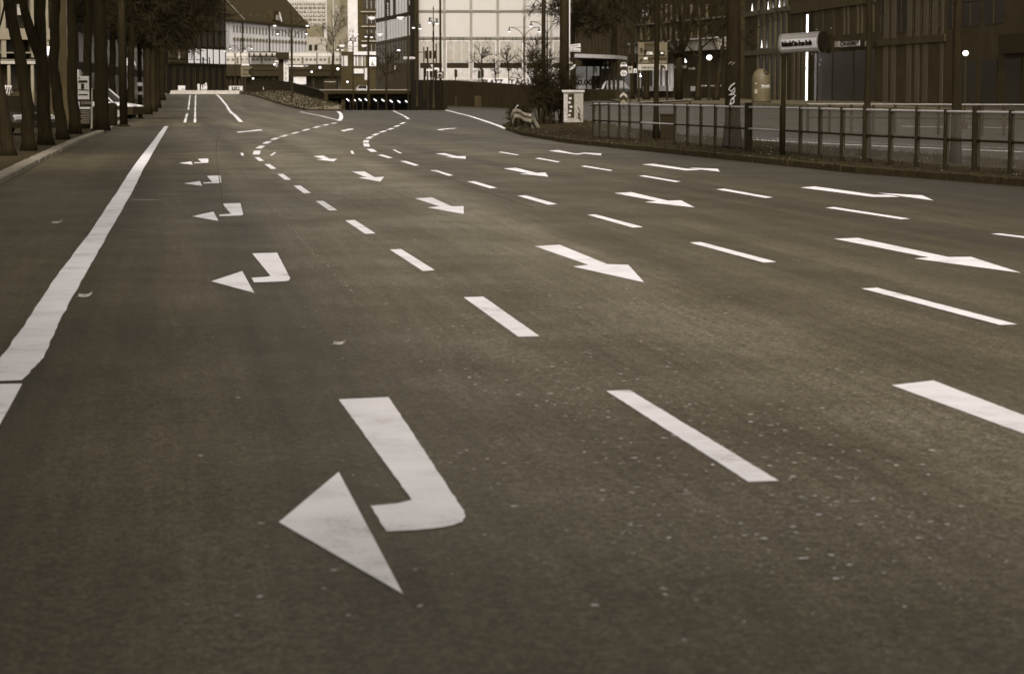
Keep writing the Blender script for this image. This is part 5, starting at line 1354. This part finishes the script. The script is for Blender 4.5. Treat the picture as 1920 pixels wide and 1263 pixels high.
brd(1207, 107.8, 1214, 112, .06, M_PALE2, 'cloud_patch', b2); brd(1236, 96, 1246, 103, .06, M_DARK, 'dark_plate', b1); brd(1238.5, 98, 1243.5, 101.5, .1, M_WHITE, 'lit_figure', b1)
brd(1238, 121.5, 1242, 131, .06, M_DARK, 'dark_plate', b3)
t = thing('small_sign', 'small pale notice board on a post left of the direction sign', 'sign', (X(1181, 150), 150, h(X(1181, 150), 150)))
brd(1178, 124.5, 1186, 137.5, 0, M_MID, 'board', t); brd(1188, 129, 1194, 137, 0, M_PALE2, 'board', t); MB().tube([(X(1182, Y), Y + .08, .9), (X(1182, Y), Y + .08, Zof(125, Y))], .04, 6).build('post', M_DARK, t)
brd(1180, 127, 1183, 131, .05, M_INK, 'print', t); brd(1190, 132, 1192, 135, .05, M_INK, 'print', t)
# car and height-limit signs on one post
Y = 138; x = X(1169.5, Y); k = Y / FPX
mast('sign_post', 'thin post carrying the car sign and the height limit sign', 1169.5, 138.3, 2.4, Zof(113, 138), cat='post')
t = thing('car_sign', 'square dark sign showing a car front', 'sign', P(1169.5, 128, Y).to_tuple())
brd(1161.5, 114, 1177.5, 129.5, 0, M_BLACK, 'plate', t)
c_ = P(1169.5, 123, Y - .06)
MB().prism([c_ + Vector((a * k, 0, b * k)) for a, b in ((-6.2, -3), (-6.2, 1), (-5, 2), (-3.6, 5.2), (3.6, 5.2), (5, 2), (6.2, 1), (6.2, -3), (4.2, -3), (4.2, -1.6), (-4.2, -1.6), (-4.2, -3))], (0, -.02, 0)).build('car_symbol', M_PALE2, t)
MB().prism([c_ + Vector((a * k, -.03, b * k)) for a, b in ((-3.9, 2), (-2.9, 4.3), (2.9, 4.3), (3.9, 2))], (0, -.02, 0)).build('symbol_window', M_BLACK, t)
t = thing('height_limit_sign', 'round pale sign with the figure 4 and black wedges under the car sign', 'sign', P(1169.5, 144, Y).to_tuple())
c_ = P(1169.5, 137.5, Y); Rx = Matrix.Rotation(PI / 2, 3, 'X')
MB().lathe(c_, [(8.2 * k, 0), (8.2 * k, .04)], 24, rot=Rx).build('rim', M_DARK, t); MB().lathe(c_ + Vector((0, -.045, 0)), [(6.2 * k, 0), (6.2 * k, .02)], 24, rot=Rx).build('field', M_PALE2, t)
text('4m', c_ + Vector((-.13, -.08, -.1)), .3, M_INK, t, sx=.75)
for s in (1, -1): MB().prism([c_ + Vector((a * k, -.07, s * b * k)) for a, b in ((-1.6, 6), (1.6, 6), (0, 3.9))], (0, -.02, 0)).build('wedge', M_INK, t)
t = thing('chevron_marker', 'low chevron marker board at the end of the wall', 'sign', (X(1169, 136), 136, h(X(1169, 136), 136)))
Y = 136; k = Y / FPX; c_ = P(1169, 183, Y)
MB().box(c_ + Vector((0, .04, 0)), (14 * k, .05, 20 * k)).build('board', M_BLACK, t)
for b0 in (9.5, -3): MB().prism([c_ + Vector((a * k, 0, (b + b0) * k)) for a, b in ((-6.8, -8), (0, 0), (6.8, -8), (6.8, -2 - 1.5), (0, 1.6 + 1.5) if False else (0, -.2), (-6.8, -3.5))], (0, -.01, 0)) if False else None
for b0, m_ in ((10, M_MID), (-3.5, mat('chevron_dim', .14, .7, .2, 5))): MB().prism([c_ + Vector((a * k, 0, (b + b0) * k)) for a, b in ((-6.8, -11), (0, -5), (6.8, -11), (6.8, -6), (0, 0), (-6.8, -6))], (0, -.02, 0)).build('chevron', m_, t)
# illuminated street-name tubes on a pole by the fence
Y = 58.0
t = thing('street_name_lamp', 'barrel-shaped street name lamp lettered Mollstraße Otto-Braun-Straße', 'sign', (X(1468, Y), Y, h(X(1468, Y), Y)))
x = X(1469, Y); MB().tube([(x, Y, .1), (x, Y, Zof(64, Y))], .06, 10).build('pole', M_DARK, t, smooth=True)
A, B = P(1467, 83, 58), P(1545, 78, 57.2)
ax = (B - A).normalized(); upv = Vector((0, 0, 1)); nv = ax.cross(upv).normalized()
if nv.y > 0: nv = -nv
upv = nv.cross(ax) if nv.cross(ax).z > 0 else ax.cross(nv)
def tube_sec(r_, sq=1.0): return [(r_ * math.cos(a) * .62, r_ * math.sin(a)) for a in np.linspace(0, 2 * PI, 20, endpoint=False)]
def barrel(A, B, r_, a0=0, a1=1, name='body', m_=None, par=None, flat=.62, rngs=None):
    mm = MB(); L_ = B - A
    angs = np.linspace(*(rngs or (0, 2 * PI)), 20)
    for tt in (a0, a1):
        for a in angs: mm.v.append(A + L_ * tt + nv * (r_ * flat * math.cos(a)) + upv * (r_ * math.sin(a)))
    n = 20
    for i in range(n - 1): mm.f.append((i, i + 1, n + i + 1, n + i))
    if rngs is None: mm.f += [tuple(range(n))[::-1], tuple(range(n, 2 * n))]
    return mm.build(name, m_, par)
barrel(A, B, .235, 0.02, .93, 'body', mat('sign_grey_body', 0.4, .6, .15, 4), t)
barrel(A, B, .243, .04, .90, 'white_band', mat('sign_white', 0.8, .5, .1, 4), t, rngs=(-.62, .42))
barrel(A, B, .25, .93, 1.0, 'end_cap', M_DARK, t); barrel(A, B, .248, -.02, .03, 'end_cap', M_MID, t)
barrel(A, B, .246, .02, .94, 'top_edge', M_PALE2, t, rngs=(1.2, 1.5))
tp = A + (B - A) * .07 + nv * .166 - upv * .075
o = text('Mollstraße/Otto-Braun-Straße', tp, .19, M_INK, t, width=.88, bold=.003); o.rotation_euler = Matrix((ax, upv, ax.cross(upv))).transposed().to_euler()
B2 = P(1553, 82, 56.5); C2 = P(1549, 82, 58.2)
MB().lathe(B2, [(.2, -.04), (.235, -.02), (.235, .04), (.2, .05)], 20, .62, 1, Matrix((Vector((.97, .2, 0)).normalized().cross(Vector((0, 0, 1))) * -1, Vector((0, 0, 1)), Vector((.97, .2, 0)).normalized())).transposed() if True else None).build('second_barrel_end', M_DARK, t)
# bell-shaped recycling container
Y = 146; x = X(1427.5, Y); zb = h(x, Y) + .1; k = Y / FPX
t = thing('recycling_container', 'bell-shaped grey recycling container with a round hole', 'container', (x, Y, zb))
H_ = Zof(129, Y) - zb; R_ = 17.8 * k
prof = [(R_ * .98, 0), (R_, .05), (R_, H_ * .62), (R_ * .97, H_ * .72), (R_ * .88, H_ * .82), (R_ * .72, H_ * .9), (R_ * .48, H_ * .965), (R_ * .22, H_ * .995), (.01, H_)]
MB().lathe((x, Y, zb), prof, 28).build('shell', mat('container_grey', 0.075, .55, .2, 5), t, smooth=True)
MB().lathe((x, Y, zb - .02), [(R_ * 1.02, 0), (R_ * 1.02, .06)], 28).build('foot', M_DARK, t)
hp = Vector((x + R_ * .42, Y - R_ * .55, zb + H_ * .875)); nrm = Vector((.45, -.65, .62)).normalized(); q = nrm.to_track_quat('Z', 'Y').to_matrix()
MB().lathe(hp, [(.215, -.06), (.225, .03), (.2, .035)], 18, rot=q).build('opening', M_BLACK, t); MB().lathe(hp + nrm * .005, [(.24, -.08), (.245, .0)], 18, rot=q).build('opening_rim', M_MID, t)
for body, a0, a1, zz, sz in (('Wertstoffe', -6, 52, .46, .17), ('Papier  Glas  Metall', -6, 50, .42, .055)):
    for i, ch in enumerate(body):                       # letters follow the round shell
        a = math.radians(a0 + (a1 - a0) * i / len(body)); rr = R_ + .006
        if ch != ' ': text(ch, (x + rr * math.sin(a), Y - rr * math.cos(a), zb + H_ * zz), sz, M_WHITE, t, a, sx=.8, bold=.004)
MB().box((x - .38, Y - R_ * .78, zb + H_ * .32), (.2, .02, .26), -.7).build('label_plate', M_MID, t)
MB().box((x - .38, Y - R_ * .8, zb + H_ * .56), (.1, .02, .05), -.7).build('label_plate', M_PALE2, t)
# globe lantern and signal lamp
def lantern(name, label, px, py, Y, r, base=None, cat='lamp'):
    c_ = P(px, py, Y); zb = h(c_.x, Y) if base is None else base
    t_ = thing(name, label, cat, (c_.x, Y, zb))
    MB().tube([(c_.x, Y, zb), (c_.x, Y, c_.z - r * .9)], [.05, .03], 8).build('pole', M_DARK, t_)
    MB().ball(c_, r, 14, .95).build('globe', M_LAMP, t_, smooth=True)
    MB().lathe((c_.x, Y, c_.z + r * .8), [(r * .7, 0), (r * .5, r * .3), (.01, r * .5)], 10).build('cap', M_DARK, t_)
    MB().lathe((c_.x, Y, zb), [(.14, 0), (.14, .25), (.06, .3)], 10).build('foot', M_DARK, t_)
    return t_
lantern('globe_lantern', 'bright globe lantern left of the graffiti trunk', 1330, 108, 176, .2)
lantern('globe_lantern', 'bright round light alone before the darkest facade at the right', 1810.5, 100, 96, .115)
for i, (px, py, lab) in enumerate(((600, 126.8, 'brightest small globe lamp in front of the viaduct'), (633.5, 129.5, 'second small globe lamp right of the brightest one under the train'), (584.5, 135, 'small globe lamp on a white pole under the viaduct'), (651.5, 153.8, 'low globe lamp beside the white car'), (514.7, 121, 'small globe lamp beside the dark advertising pylon'), (474.5, 147.5, 'small globe lamp right of the direction board'), (713, 127, 'small globe lamp above the advert panel'))):
    lantern('globe_lamp', lab, px, py, 400 + i, .19 if i < 2 else .14, 1.5)
# traffic lights
def signal():
    t_ = thing('traffic_light', 'x', 'traffic light', (0, 0, 0), 'traffic lights around the square')
    MB().tube([(0, 0, 0), (0, 0, 3.6)], .06, 8).build('pole', M_DARK, t_)
    hd = MB().box((0, -.16, 3.0), (.32, .22, .95)).build('head', M_BLACK, t_)
    for z in (2.7, 3.0, 3.3):
        MB().lathe((0, -.27, z), [(.1, 0), (.1, .02)], 12, rot=Matrix.Rotation(PI / 2, 3, 'X')).build('lens', M_DARK, hd)
        MB().tube([(-.1, -.29, z + .09), (0, -.33, z + .12), (.1, -.29, z + .09)], .02, 5).build('visor', M_BLACK, hd)
    return t_
pr2 = signal()
for i, (px, py, Y, lab) in enumerate(((797, 136, 262, 'traffic light left of the tunnel sign'), (808, 137, 268, 'traffic light close beside the tunnel sign'), (816, 138, 275, 'traffic light partly behind the tunnel sign'), (905, 138, 300, 'traffic light at the first young tree'), (898, 140, 310, 'traffic light seen edge-on left of the first young tree'), (854, 138, 305, 'lone traffic light right of the tunnel sign'))):
    loc = Vector((X(px, Y), Y, Zof(py, Y) - 3.0))
    if i == 0: pr2.location = loc; pr2['label'] = lab
    else: clone(pr2, loc, .2 * (i % 3), lab)
Y = 258; t = thing('signal_gantry', 'mast arm carrying traffic lights across the store corner', 'traffic light', (X(802, Y), Y, 0))
MB().tube([(X(802, Y), Y, -1), (X(802, Y), Y, Zof(88, Y))], .09, 8).build('pole', M_DARK, t); MB().tube([P(802, 98, Y), P(748, 98.5, Y)], .045, 6).build('arm', M_DARK, t)
for px in (748, 799, 807, 814):
    hd = MB().box(P(px, 103, Y - .15), (.3, .25, .85)).build('signal_head', M_BLACK, t); MB().lathe(P(px, 100, Y - .3), [(.09, 0), (.09, .02)], 10, rot=Matrix.Rotation(PI / 2, 3, 'X')).build('lens', M_DARK, hd)
MB().ball(P(747.5, 95.8, Y - .1), .16, 10, .9).build('lamp', M_LAMP, t)
MB().tube([(X(795, Y), Y, 1), (X(795, Y), Y, Zof(88, Y))], .06, 6).tube([(X(818, Y + 2), Y + 2, 1), (X(818, Y + 2), Y + 2, Zof(82, Y + 2))], .07, 6).build('side_pole', M_DARK, t)
t = thing('give_way_sign', 'pale triangular sign and finger boards left of the tunnel sign', 'sign', P(810, 130, 255).to_tuple())
k = 255 / FPX; c_ = P(810, 124, 255)
MB().prism([c_ + Vector((a * k, 0, b * k)) for a, b in ((-3, 2.5), (3, 2.5), (0, -3))], (0, -.04, 0)).build('triangle', M_PALE2, t)
for a, b, w_ in ((806, 131.5, 13), (816, 129, 12)): MB().box(P(a, b, 254.8), (w_ * k, .05, 3.6 * k)).build('finger_board', M_WHITE, t)
MB().tube([P(810, 122, 255.1), P(810, 150, 255.1)], .05, 6).build('post', M_DARK, t)
t = thing('finger_sign', 'pair of pale direction boards, one arrow-ended, on the store corner', 'sign', P(768, 112, 300).to_tuple())
k = 300 / FPX
MB().box(P(760.5, 109, 300), (7.5 * k, .06, 4.4 * k)).build('board', M_PALE2, t)
MB().prism([P(a, b, 300) for a, b in ((767.5, 106.8), (776, 106.8), (779, 109), (776, 111.2), (767.5, 111.2))], (0, .06, 0)).build('board', M_PALE2, t)
for a in (758, 769.5): MB().box(P(a + 2.6, 109, 299.93), (4.4 * k, .02, 1.5 * k)).build('lettering', M_MID, t)
MB().tube([P(764, 104, 300.2), P(764, 165, 300.2)], .05, 6).build('post', M_DARK, t)
# direction board at the left, far
t = thing('direction_board', 'grey direction board stack in front of the viaduct', 'sign', P(461, 170, 360).to_tuple())
k = 360 / FPX
for x0, y0, x1, y1, m_ in ((451.5, 125, 473, 144, M_SIGNG), (453, 120, 467.5, 123.2, M_PALE2), (454, 112, 466, 119.5, M_MID)):
    a, b = P(x0, y0, 360), P(x1, y1, 360); MB().box(((a.x + b.x) / 2, 360, (a.z + b.z) / 2), (b.x - a.x, .1, a.z - b.z)).build('board', m_, t)
text('Zentrum', P(456, 132, 359.8), .35, M_INK, t, sx=.7); text('Mitte', P(456, 140, 359.8), .35, M_INK, t, sx=.8)
MB().prism([P(a, b, 359.85) for a, b in ((466, 131), (474, 126), (474, 144), (466, 138))], (0, .04, 0)).build('arrow', M_INK, t)
for px in (455, 460.5): MB().tube([P(px, 144, 360), P(px, 172, 360)], .12, 6).build('post', M_DARK, t)
# advertising pylon and arrow strip
t = thing('advert_pylon', 'dark advertising pylon with a tall pale lettered panel', 'advertising column', P(533, 152, 350).to_tuple())
k = 350 / FPX
MB().box(P(530, 105, 350), (22 * k, 1.6, 13 * k)).build('head', M_BLACK, t)
MB().box(P(527, 135, 350.3), (9 * k, .6, 50 * k)).build('post', M_BLACK, t)
MB().box(P(536.5, 132.5, 350), (9 * k, .3, 41 * k)).build('panel', M_PALE2, t)
for i in range(4): text('CAFE'[i], P(533.5, 121.5 + i * 10, 349.8), .8, M_MID, t)
t = thing('arrow_strip', 'long pale arrow strip on the viaduct edge', 'sign', P(562, 127, 600).to_tuple())
k = 600 / FPX
MB().prism([P(a, b, 600) for a, b in ((542, 122.3), (573, 122.3), (578.5, 124), (573, 126), (542, 125.3))], (0, .1, 0)).build('strip', M_PALE2, t)
MB().prism([P(a, b, 599.9) for a, b in ((569, 123), (573, 123), (576, 124.1), (573, 125.2), (569, 125.2))], (0, .05, 0)).build('arrow', M_INK, t)
t = thing('letter_sign', 'small pale letter K with a round light beside the advertising pylon', 'sign', P(520, 125, 420).to_tuple())
text('K', P(516.5, 126, 420), .85, M_PALE2, t); MB().box(P(519, 115.3, 420.2), (16 * 420 / FPX * .55, .1, .22)).build('light_bar', M_WHITE, t)

# ------------------------------------------------------------------ small things at the end of the side carriageway
t = thing('banner_barrier', 'pale banner barrier in front of the dark glazed block', 'barrier', P(341, 170, 336).to_tuple())
a, b = P(334, 160.8, 336), P(347.5, 169.5, 336); MB().box(((a.x + b.x) / 2, 336, (a.z + b.z) / 2), (b.x - a.x, .15, a.z - b.z)).build('banner', M_WHITE, t)
text('BAU', P(340, 168, 335.85), .28, M_MID, t)
for px in (335, 346.5): MB().box(P(px, 170, 336.3), (.08, .5, .2)).build('foot', M_DARK, t)
for i, (px, pt_, lab) in enumerate(((372.5, 157.5, 'squared pale bollard right of the banner barrier'), (378.5, 159, 'first round-headed pale bollard right of the banner barrier'), (382.5, 158, 'second round-headed pale bollard, taller than the first'), (386.5, 155, 'tallest pale bollard of the group, with a pointed head'))):
    p = P(px, 170, 335); q = P(px, pt_, 335); r = .13 if i in (1, 2) else .18
    hh_ = q.z - p.z
    mm = MB().lathe((p.x, 335, p.z - .1), [(r, 0), (r * .95, hh_ * .62), (r * .45, hh_ * .7), (r * .5, hh_ * .74), (r * .75, hh_ * .86), (r * .6, hh_ * .96), (.02, hh_ + .1)] if i else [(r, 0), (r, hh_), (r * .8, hh_ + .08)], 12)
    tag(mm.build('bollard', M_WHITE, smooth=i > 0), lab, 'bollard', 'pale bollards at the end of the side carriageway')
t = thing('works_barrier', 'pale roadworks barrier with round marks under the direction board', 'barrier', P(443, 169, 345).to_tuple())
a, b = P(429.5, 161.5, 345), P(455, 169.5, 345); MB().box(((a.x + b.x) / 2, 345, (a.z + b.z) / 2), (b.x - a.x, .2, a.z - b.z)).build('board', M_PALE2, t)
for px, w_ in ((438, 7), (445.5, 6)):
    MB().box(P(px, 165.8, 344.8), (w_ * 345 / FPX, .06, .42)).build('dark_panel', M_DARK, t); MB().lathe(P(px, 165.8, 344.75), [(.13, 0), (.13, .02)], 14, rot=Matrix.Rotation(PI / 2, 3, 'X')).build('round_mark', M_PALE2, t)
r_ = random.Random(12)
for i, (px, w_, lab) in enumerate(((495, 3, 'leftmost white shape of the small crates by the parapet end'), (504, 6, 'largest pale crate stood upright by the parapet end'), (512, 3, 'narrow pale crate against the parapet end'))):
    top = (163, 152, 159)[i]; a, b = P(px - w_ / 2, top, 342), P(px + w_ / 2, 168.5, 342)
    t = thing('crate', lab, 'crate', ((a.x + b.x) / 2, 342, b.z)); MB().box(((a.x + b.x) / 2, 342, (a.z + b.z) / 2), (b.x - a.x, .4, a.z - b.z)).build('body', M_PALE2, t); MB().box(((a.x + b.x) / 2, 341.77, a.z - .08), (b.x - a.x + .04, .06, .08)).build('rim', M_MID, t)

# ------------------------------------------------------------------ cars
def car(label, loc, rz, paint_, group=None, lit=False, name='parked_car', L_=4.3, Wd=1.76, Hh=1.45, sill=False):
    t_ = thing(name, label, 'car', loc, group); t_.rotation_euler = (0, 0, rz); ORG[t_.name] = Vector((0, 0, 0))
    hw = Wd / 2
    low = [(-L_ / 2, .28), (-L_ / 2 - .02, .55), (-L_ / 2 + .06, .86), (-L_ * .32, .93), (L_ * .2, .92), (L_ * .42, .78), (L_ / 2, .6), (L_ / 2 + .02, .4), (L_ / 2 - .05, .26)]
    st = []
    mm = MB()
    for y, kx_, dz in ((-hw, .97, -.02), (-hw * .9, 1, 0), (hw * .9, 1, 0), (hw, .97, -.02)):
        mm.v += [Vector((x * kx_, y, z + dz)) for x, z in low]
    n = len(low)
    for i in range(3):
        for k_ in range(n): mm.f.append((i * n + k_, i * n + (k_ + 1) % n, (i + 1) * n + (k_ + 1) % n, (i + 1) * n + k_))
    mm.f += [tuple(range(n))[::-1], tuple(range(3 * n, 4 * n))]
    bo = mm.build('body', paint_, t_, smooth=True); bv = bo.modifiers.new('b', 'BEVEL'); bv.width = .07; bv.segments = 3; bv.angle_limit = .5
    cab_ = [(-L_ * .4, .9), (-L_ * .3, Hh - .06), (-L_ * .12, Hh), (L_ * .06, Hh - .02), (L_ * .24, .88)]
    cm = MB(); m2 = len(cab_)
    for y, s in ((-hw * .93, 0), (-hw * .74, 1), (hw * .74, 1), (hw * .93, 0)):
        for i, (x, z) in enumerate(cab_): cm.v.append(Vector((x, y if s == 0 else y, z if s else .9)))
    cm = MB()
    for y0 in (-1, 1):
        cm.v += [Vector((x, y0 * (hw * .93 if z < 1 else hw * .74), z)) for x, z in cab_]
    for k_ in range(m2 - 1): cm.f.append((k_, k_ + 1, m2 + k_ + 1, m2 + k_))
    cm.f += [tuple(range(m2))[::-1], tuple(range(m2, 2 * m2))]
    cm.build('windows', M_GLASSD, t_)
    rm = MB(); rp_ = [(-L_ * .31, Hh - .04), (-L_ * .12, Hh + .015), (L_ * .065, Hh - .005)]
    for y0 in (-1, 1): rm.v += [Vector((x, y0 * hw * .75, z)) for x, z in rp_]
    rm.f += [(0, 1, 4, 3), (1, 2, 5, 4)]
    for y0 in (-1, 1):
        for a, b in (((L_ * .06, Hh - .02), (L_ * .245, .89)), ((-L_ * .3, Hh - .06), (-L_ * .41, .91)), ((-L_ * .06, Hh), (-L_ * .07, .9))):
            rm.tube([(a[0], y0 * hw * .755, a[1]), (b[0], y0 * hw * .94, b[1])], .035, 5)
    rm.build('roof', paint_, t_)
    for sx in (-1, 1):
        for sy in (-1, 1):
            R = Matrix.Rotation(PI / 2, 3, 'X'); w_ = MB().lathe((sx * L_ * .31, sy * (hw - .1), .31), [(.2, -.1), (.31, -.09), (.31, .09), (.2, .1)], 18, rot=R).build('wheel', M_RUB, t_)
            MB().lathe((sx * L_ * .31, sy * (hw - .0), .31), [(.19, -.02), (.19, .02)], 14, rot=R).build('rim', M_MID, w_)
    for sy in (-1, 1):
        MB().box((L_ / 2 - .1, sy * hw * .68, .66), (.22, .42, .14), 0, Matrix.Rotation(.25, 3, 'Y')).build('headlight', M_LAMP if lit else M_WHITE, t_)
        MB().box((L_ * .17, sy * (hw + .08), .98), (.16, .18, .12)).build('mirror', paint_, t_)
    if sill: MB().prism([(x, -hw - .02, z) for x, z in ((-L_ / 2 + .1, .25), (L_ / 2 + .03, .25), (L_ / 2 + .03, .66), (L_ * .3, .72), (-L_ / 2 + .1, .62))], (0, Wd + .04, 0)).build('lower_cladding', M_BLACK, t_)
    MB().box((L_ / 2 + .0, 0, .58), (.05, .7, .12)).build('grille', M_BLACK, t_); MB().box((L_ / 2 - .06, 0, .36), (.2, Wd * .96, .2)).build('bumper', M_BLACK, t_)
    return t_
Y = 140; c_ = car('white parked car nosing out behind the grey lamp column', (X(187, Y), Y, h(X(187, Y), Y) + .12), math.radians(-12), M_CARW, Hh=1.6, sill=True); c_.scale = (1.12,) * 3
Y = 88; car('dark car with a gleaming headlight behind the leaning trunks', (X(2, Y), Y + 1.0, h(X(2, Y), Y) + .12), math.radians(-50), M_CARD)
Y = 405; car('small white car seen beyond the tunnel portal', (X(680, Y), Y, 1.45), math.radians(-90), M_CARW, name='white_car')
Y = 214; car('dark car with a pale windscreen showing above the right wall', (X(1143, Y), Y, Zof(168, Y) - .75), math.radians(180), M_CARD, name='dark_car', Hh=1.6)
MB_ = MB().prism([P(1127.5, 167, 212.6), P(1131.5, 167, 212.6), P(1137, 153, 212.9), P(1134.5, 153, 212.9)], (0, .04, 0))
tag(MB_.build('windscreen_sheet', M_WHITE), 'added pale sheet standing in for the bright windscreen of the dark car', 'sheet')  # added white sheet stands in for the bright windscreen
# delivery truck far, behind the parapet
Y = 410; t = thing('truck', 'dark box truck standing under the viaduct', 'truck', (X(621, Y), Y, 1.5))
MB().box((X(621, Y), Y, 1.5 + .5 + 1.0), (2.2, 4.5, 2.0)).build('box', M_BLACK, t); MB().box((X(621, Y), Y - 2.3, 1.5 + 2.05), (1.9, .1, .12)).build('roof_edge', M_MID, t)
for s in (-1, 1): MB().lathe((X(621, Y) + s * .9, Y - 1, 1.8), [(.32, -.12), (.32, .12)], 14, rot=Matrix.Rotation(PI / 2, 3, 'Y')).build('wheel', M_RUB, t)
MB().box((X(621, Y), Y - 2.3, 1.5 + .35), (2.0, .15, .2)).build('bumper', M_MID, t)

# ------------------------------------------------------------------ poster board by the left trees, striped barrier
Y = 97.0
t = thing('poster_board', 'pale poster pasted above a dark printed notice board by the left trees', 'board', P(161, 238, Y).to_tuple())
def pb(x0, y0, x1, y1, d, m_, name, par=None):
    a, b = P(x0, y0, Y), P(x1, y1, Y); return MB().box(((a.x + b.x) / 2, Y - d, (a.z + b.z) / 2), (b.x - a.x, .03, a.z - b.z)).build(name, m_, par or t)
up = pb(145.5, 143, 167.5, 186.5, 0, mat('poster_pale', .42, .8, .25, 9), 'upper_poster')
for x0, y0, x1, y1 in ((147.5, 151, 164, 155), (147, 168, 166, 169.5), (148, 176.5, 165, 179), (152, 157, 158, 167), (148, 145.5, 150, 148)): pb(x0, y0, x1, y1, .03, M_INK, 'print', up)
dn = pb(149, 187.5, 170, 233, 0, M_BLACK, 'lower_board')
text('CORINA', P(152, 195.5, Y - .05), .16, M_MID, dn, sx=.8)
pb(149.5, 200.8, 169, 204.5, .03, M_PALE2, 'white_strip', dn)
for i in range(8): pb(151.5 + (i % 3), 207.5 + i * 3.2, 168, 208.8 + i * 3.2, .03, mat('print_grey', .16, .8, .5, 30), 'print', dn)
for px in (171, 172.5): MB().tube([P(px, 166 if px > 172 else 200, Y + .05), P(px, 241, Y + .05)], .025, 6).build('leg', M_MID, t)
t = thing('striped_barrier', 'pale striped barrier on the pavement behind the left trees', 'barrier', P(12, 175, 118).to_tuple())
Y = 118; k = Y / FPX
MB().box(P(13, 168, Y), (19 * k, .08, 15 * k)).build('board', M_PALE2, t)
for i in range(4): MB().prism([P(a + i * 4.6, b, Y - .06) for a, b in ((4.5, 175), (6.5, 175), (9.5, 163), (7.5, 163))], (0, -.01, 0)).build('stripe', M_DARK, t)
for px in (5, 21): MB().box(P(px, 178, Y), (.06, .3, .5)).build('leg', M_DARK, t)
t = thing('litter_bin', 'dark waste bin on the left pavement beside the grey lamp column', 'bin', (X(210, 112), 112, h(X(210, 112), 112) + .1))
MB().lathe((X(210, 112), 112, .12), [(.2, 0), (.24, .1), (.24, .95), (.2, 1.05), (.05, 1.1)], 14).build('body', M_DARK, t, smooth=True)
MB().lathe((X(210, 112), 112, .9), [(.25, 0), (.25, .06)], 14).build('band', M_POLE, t)
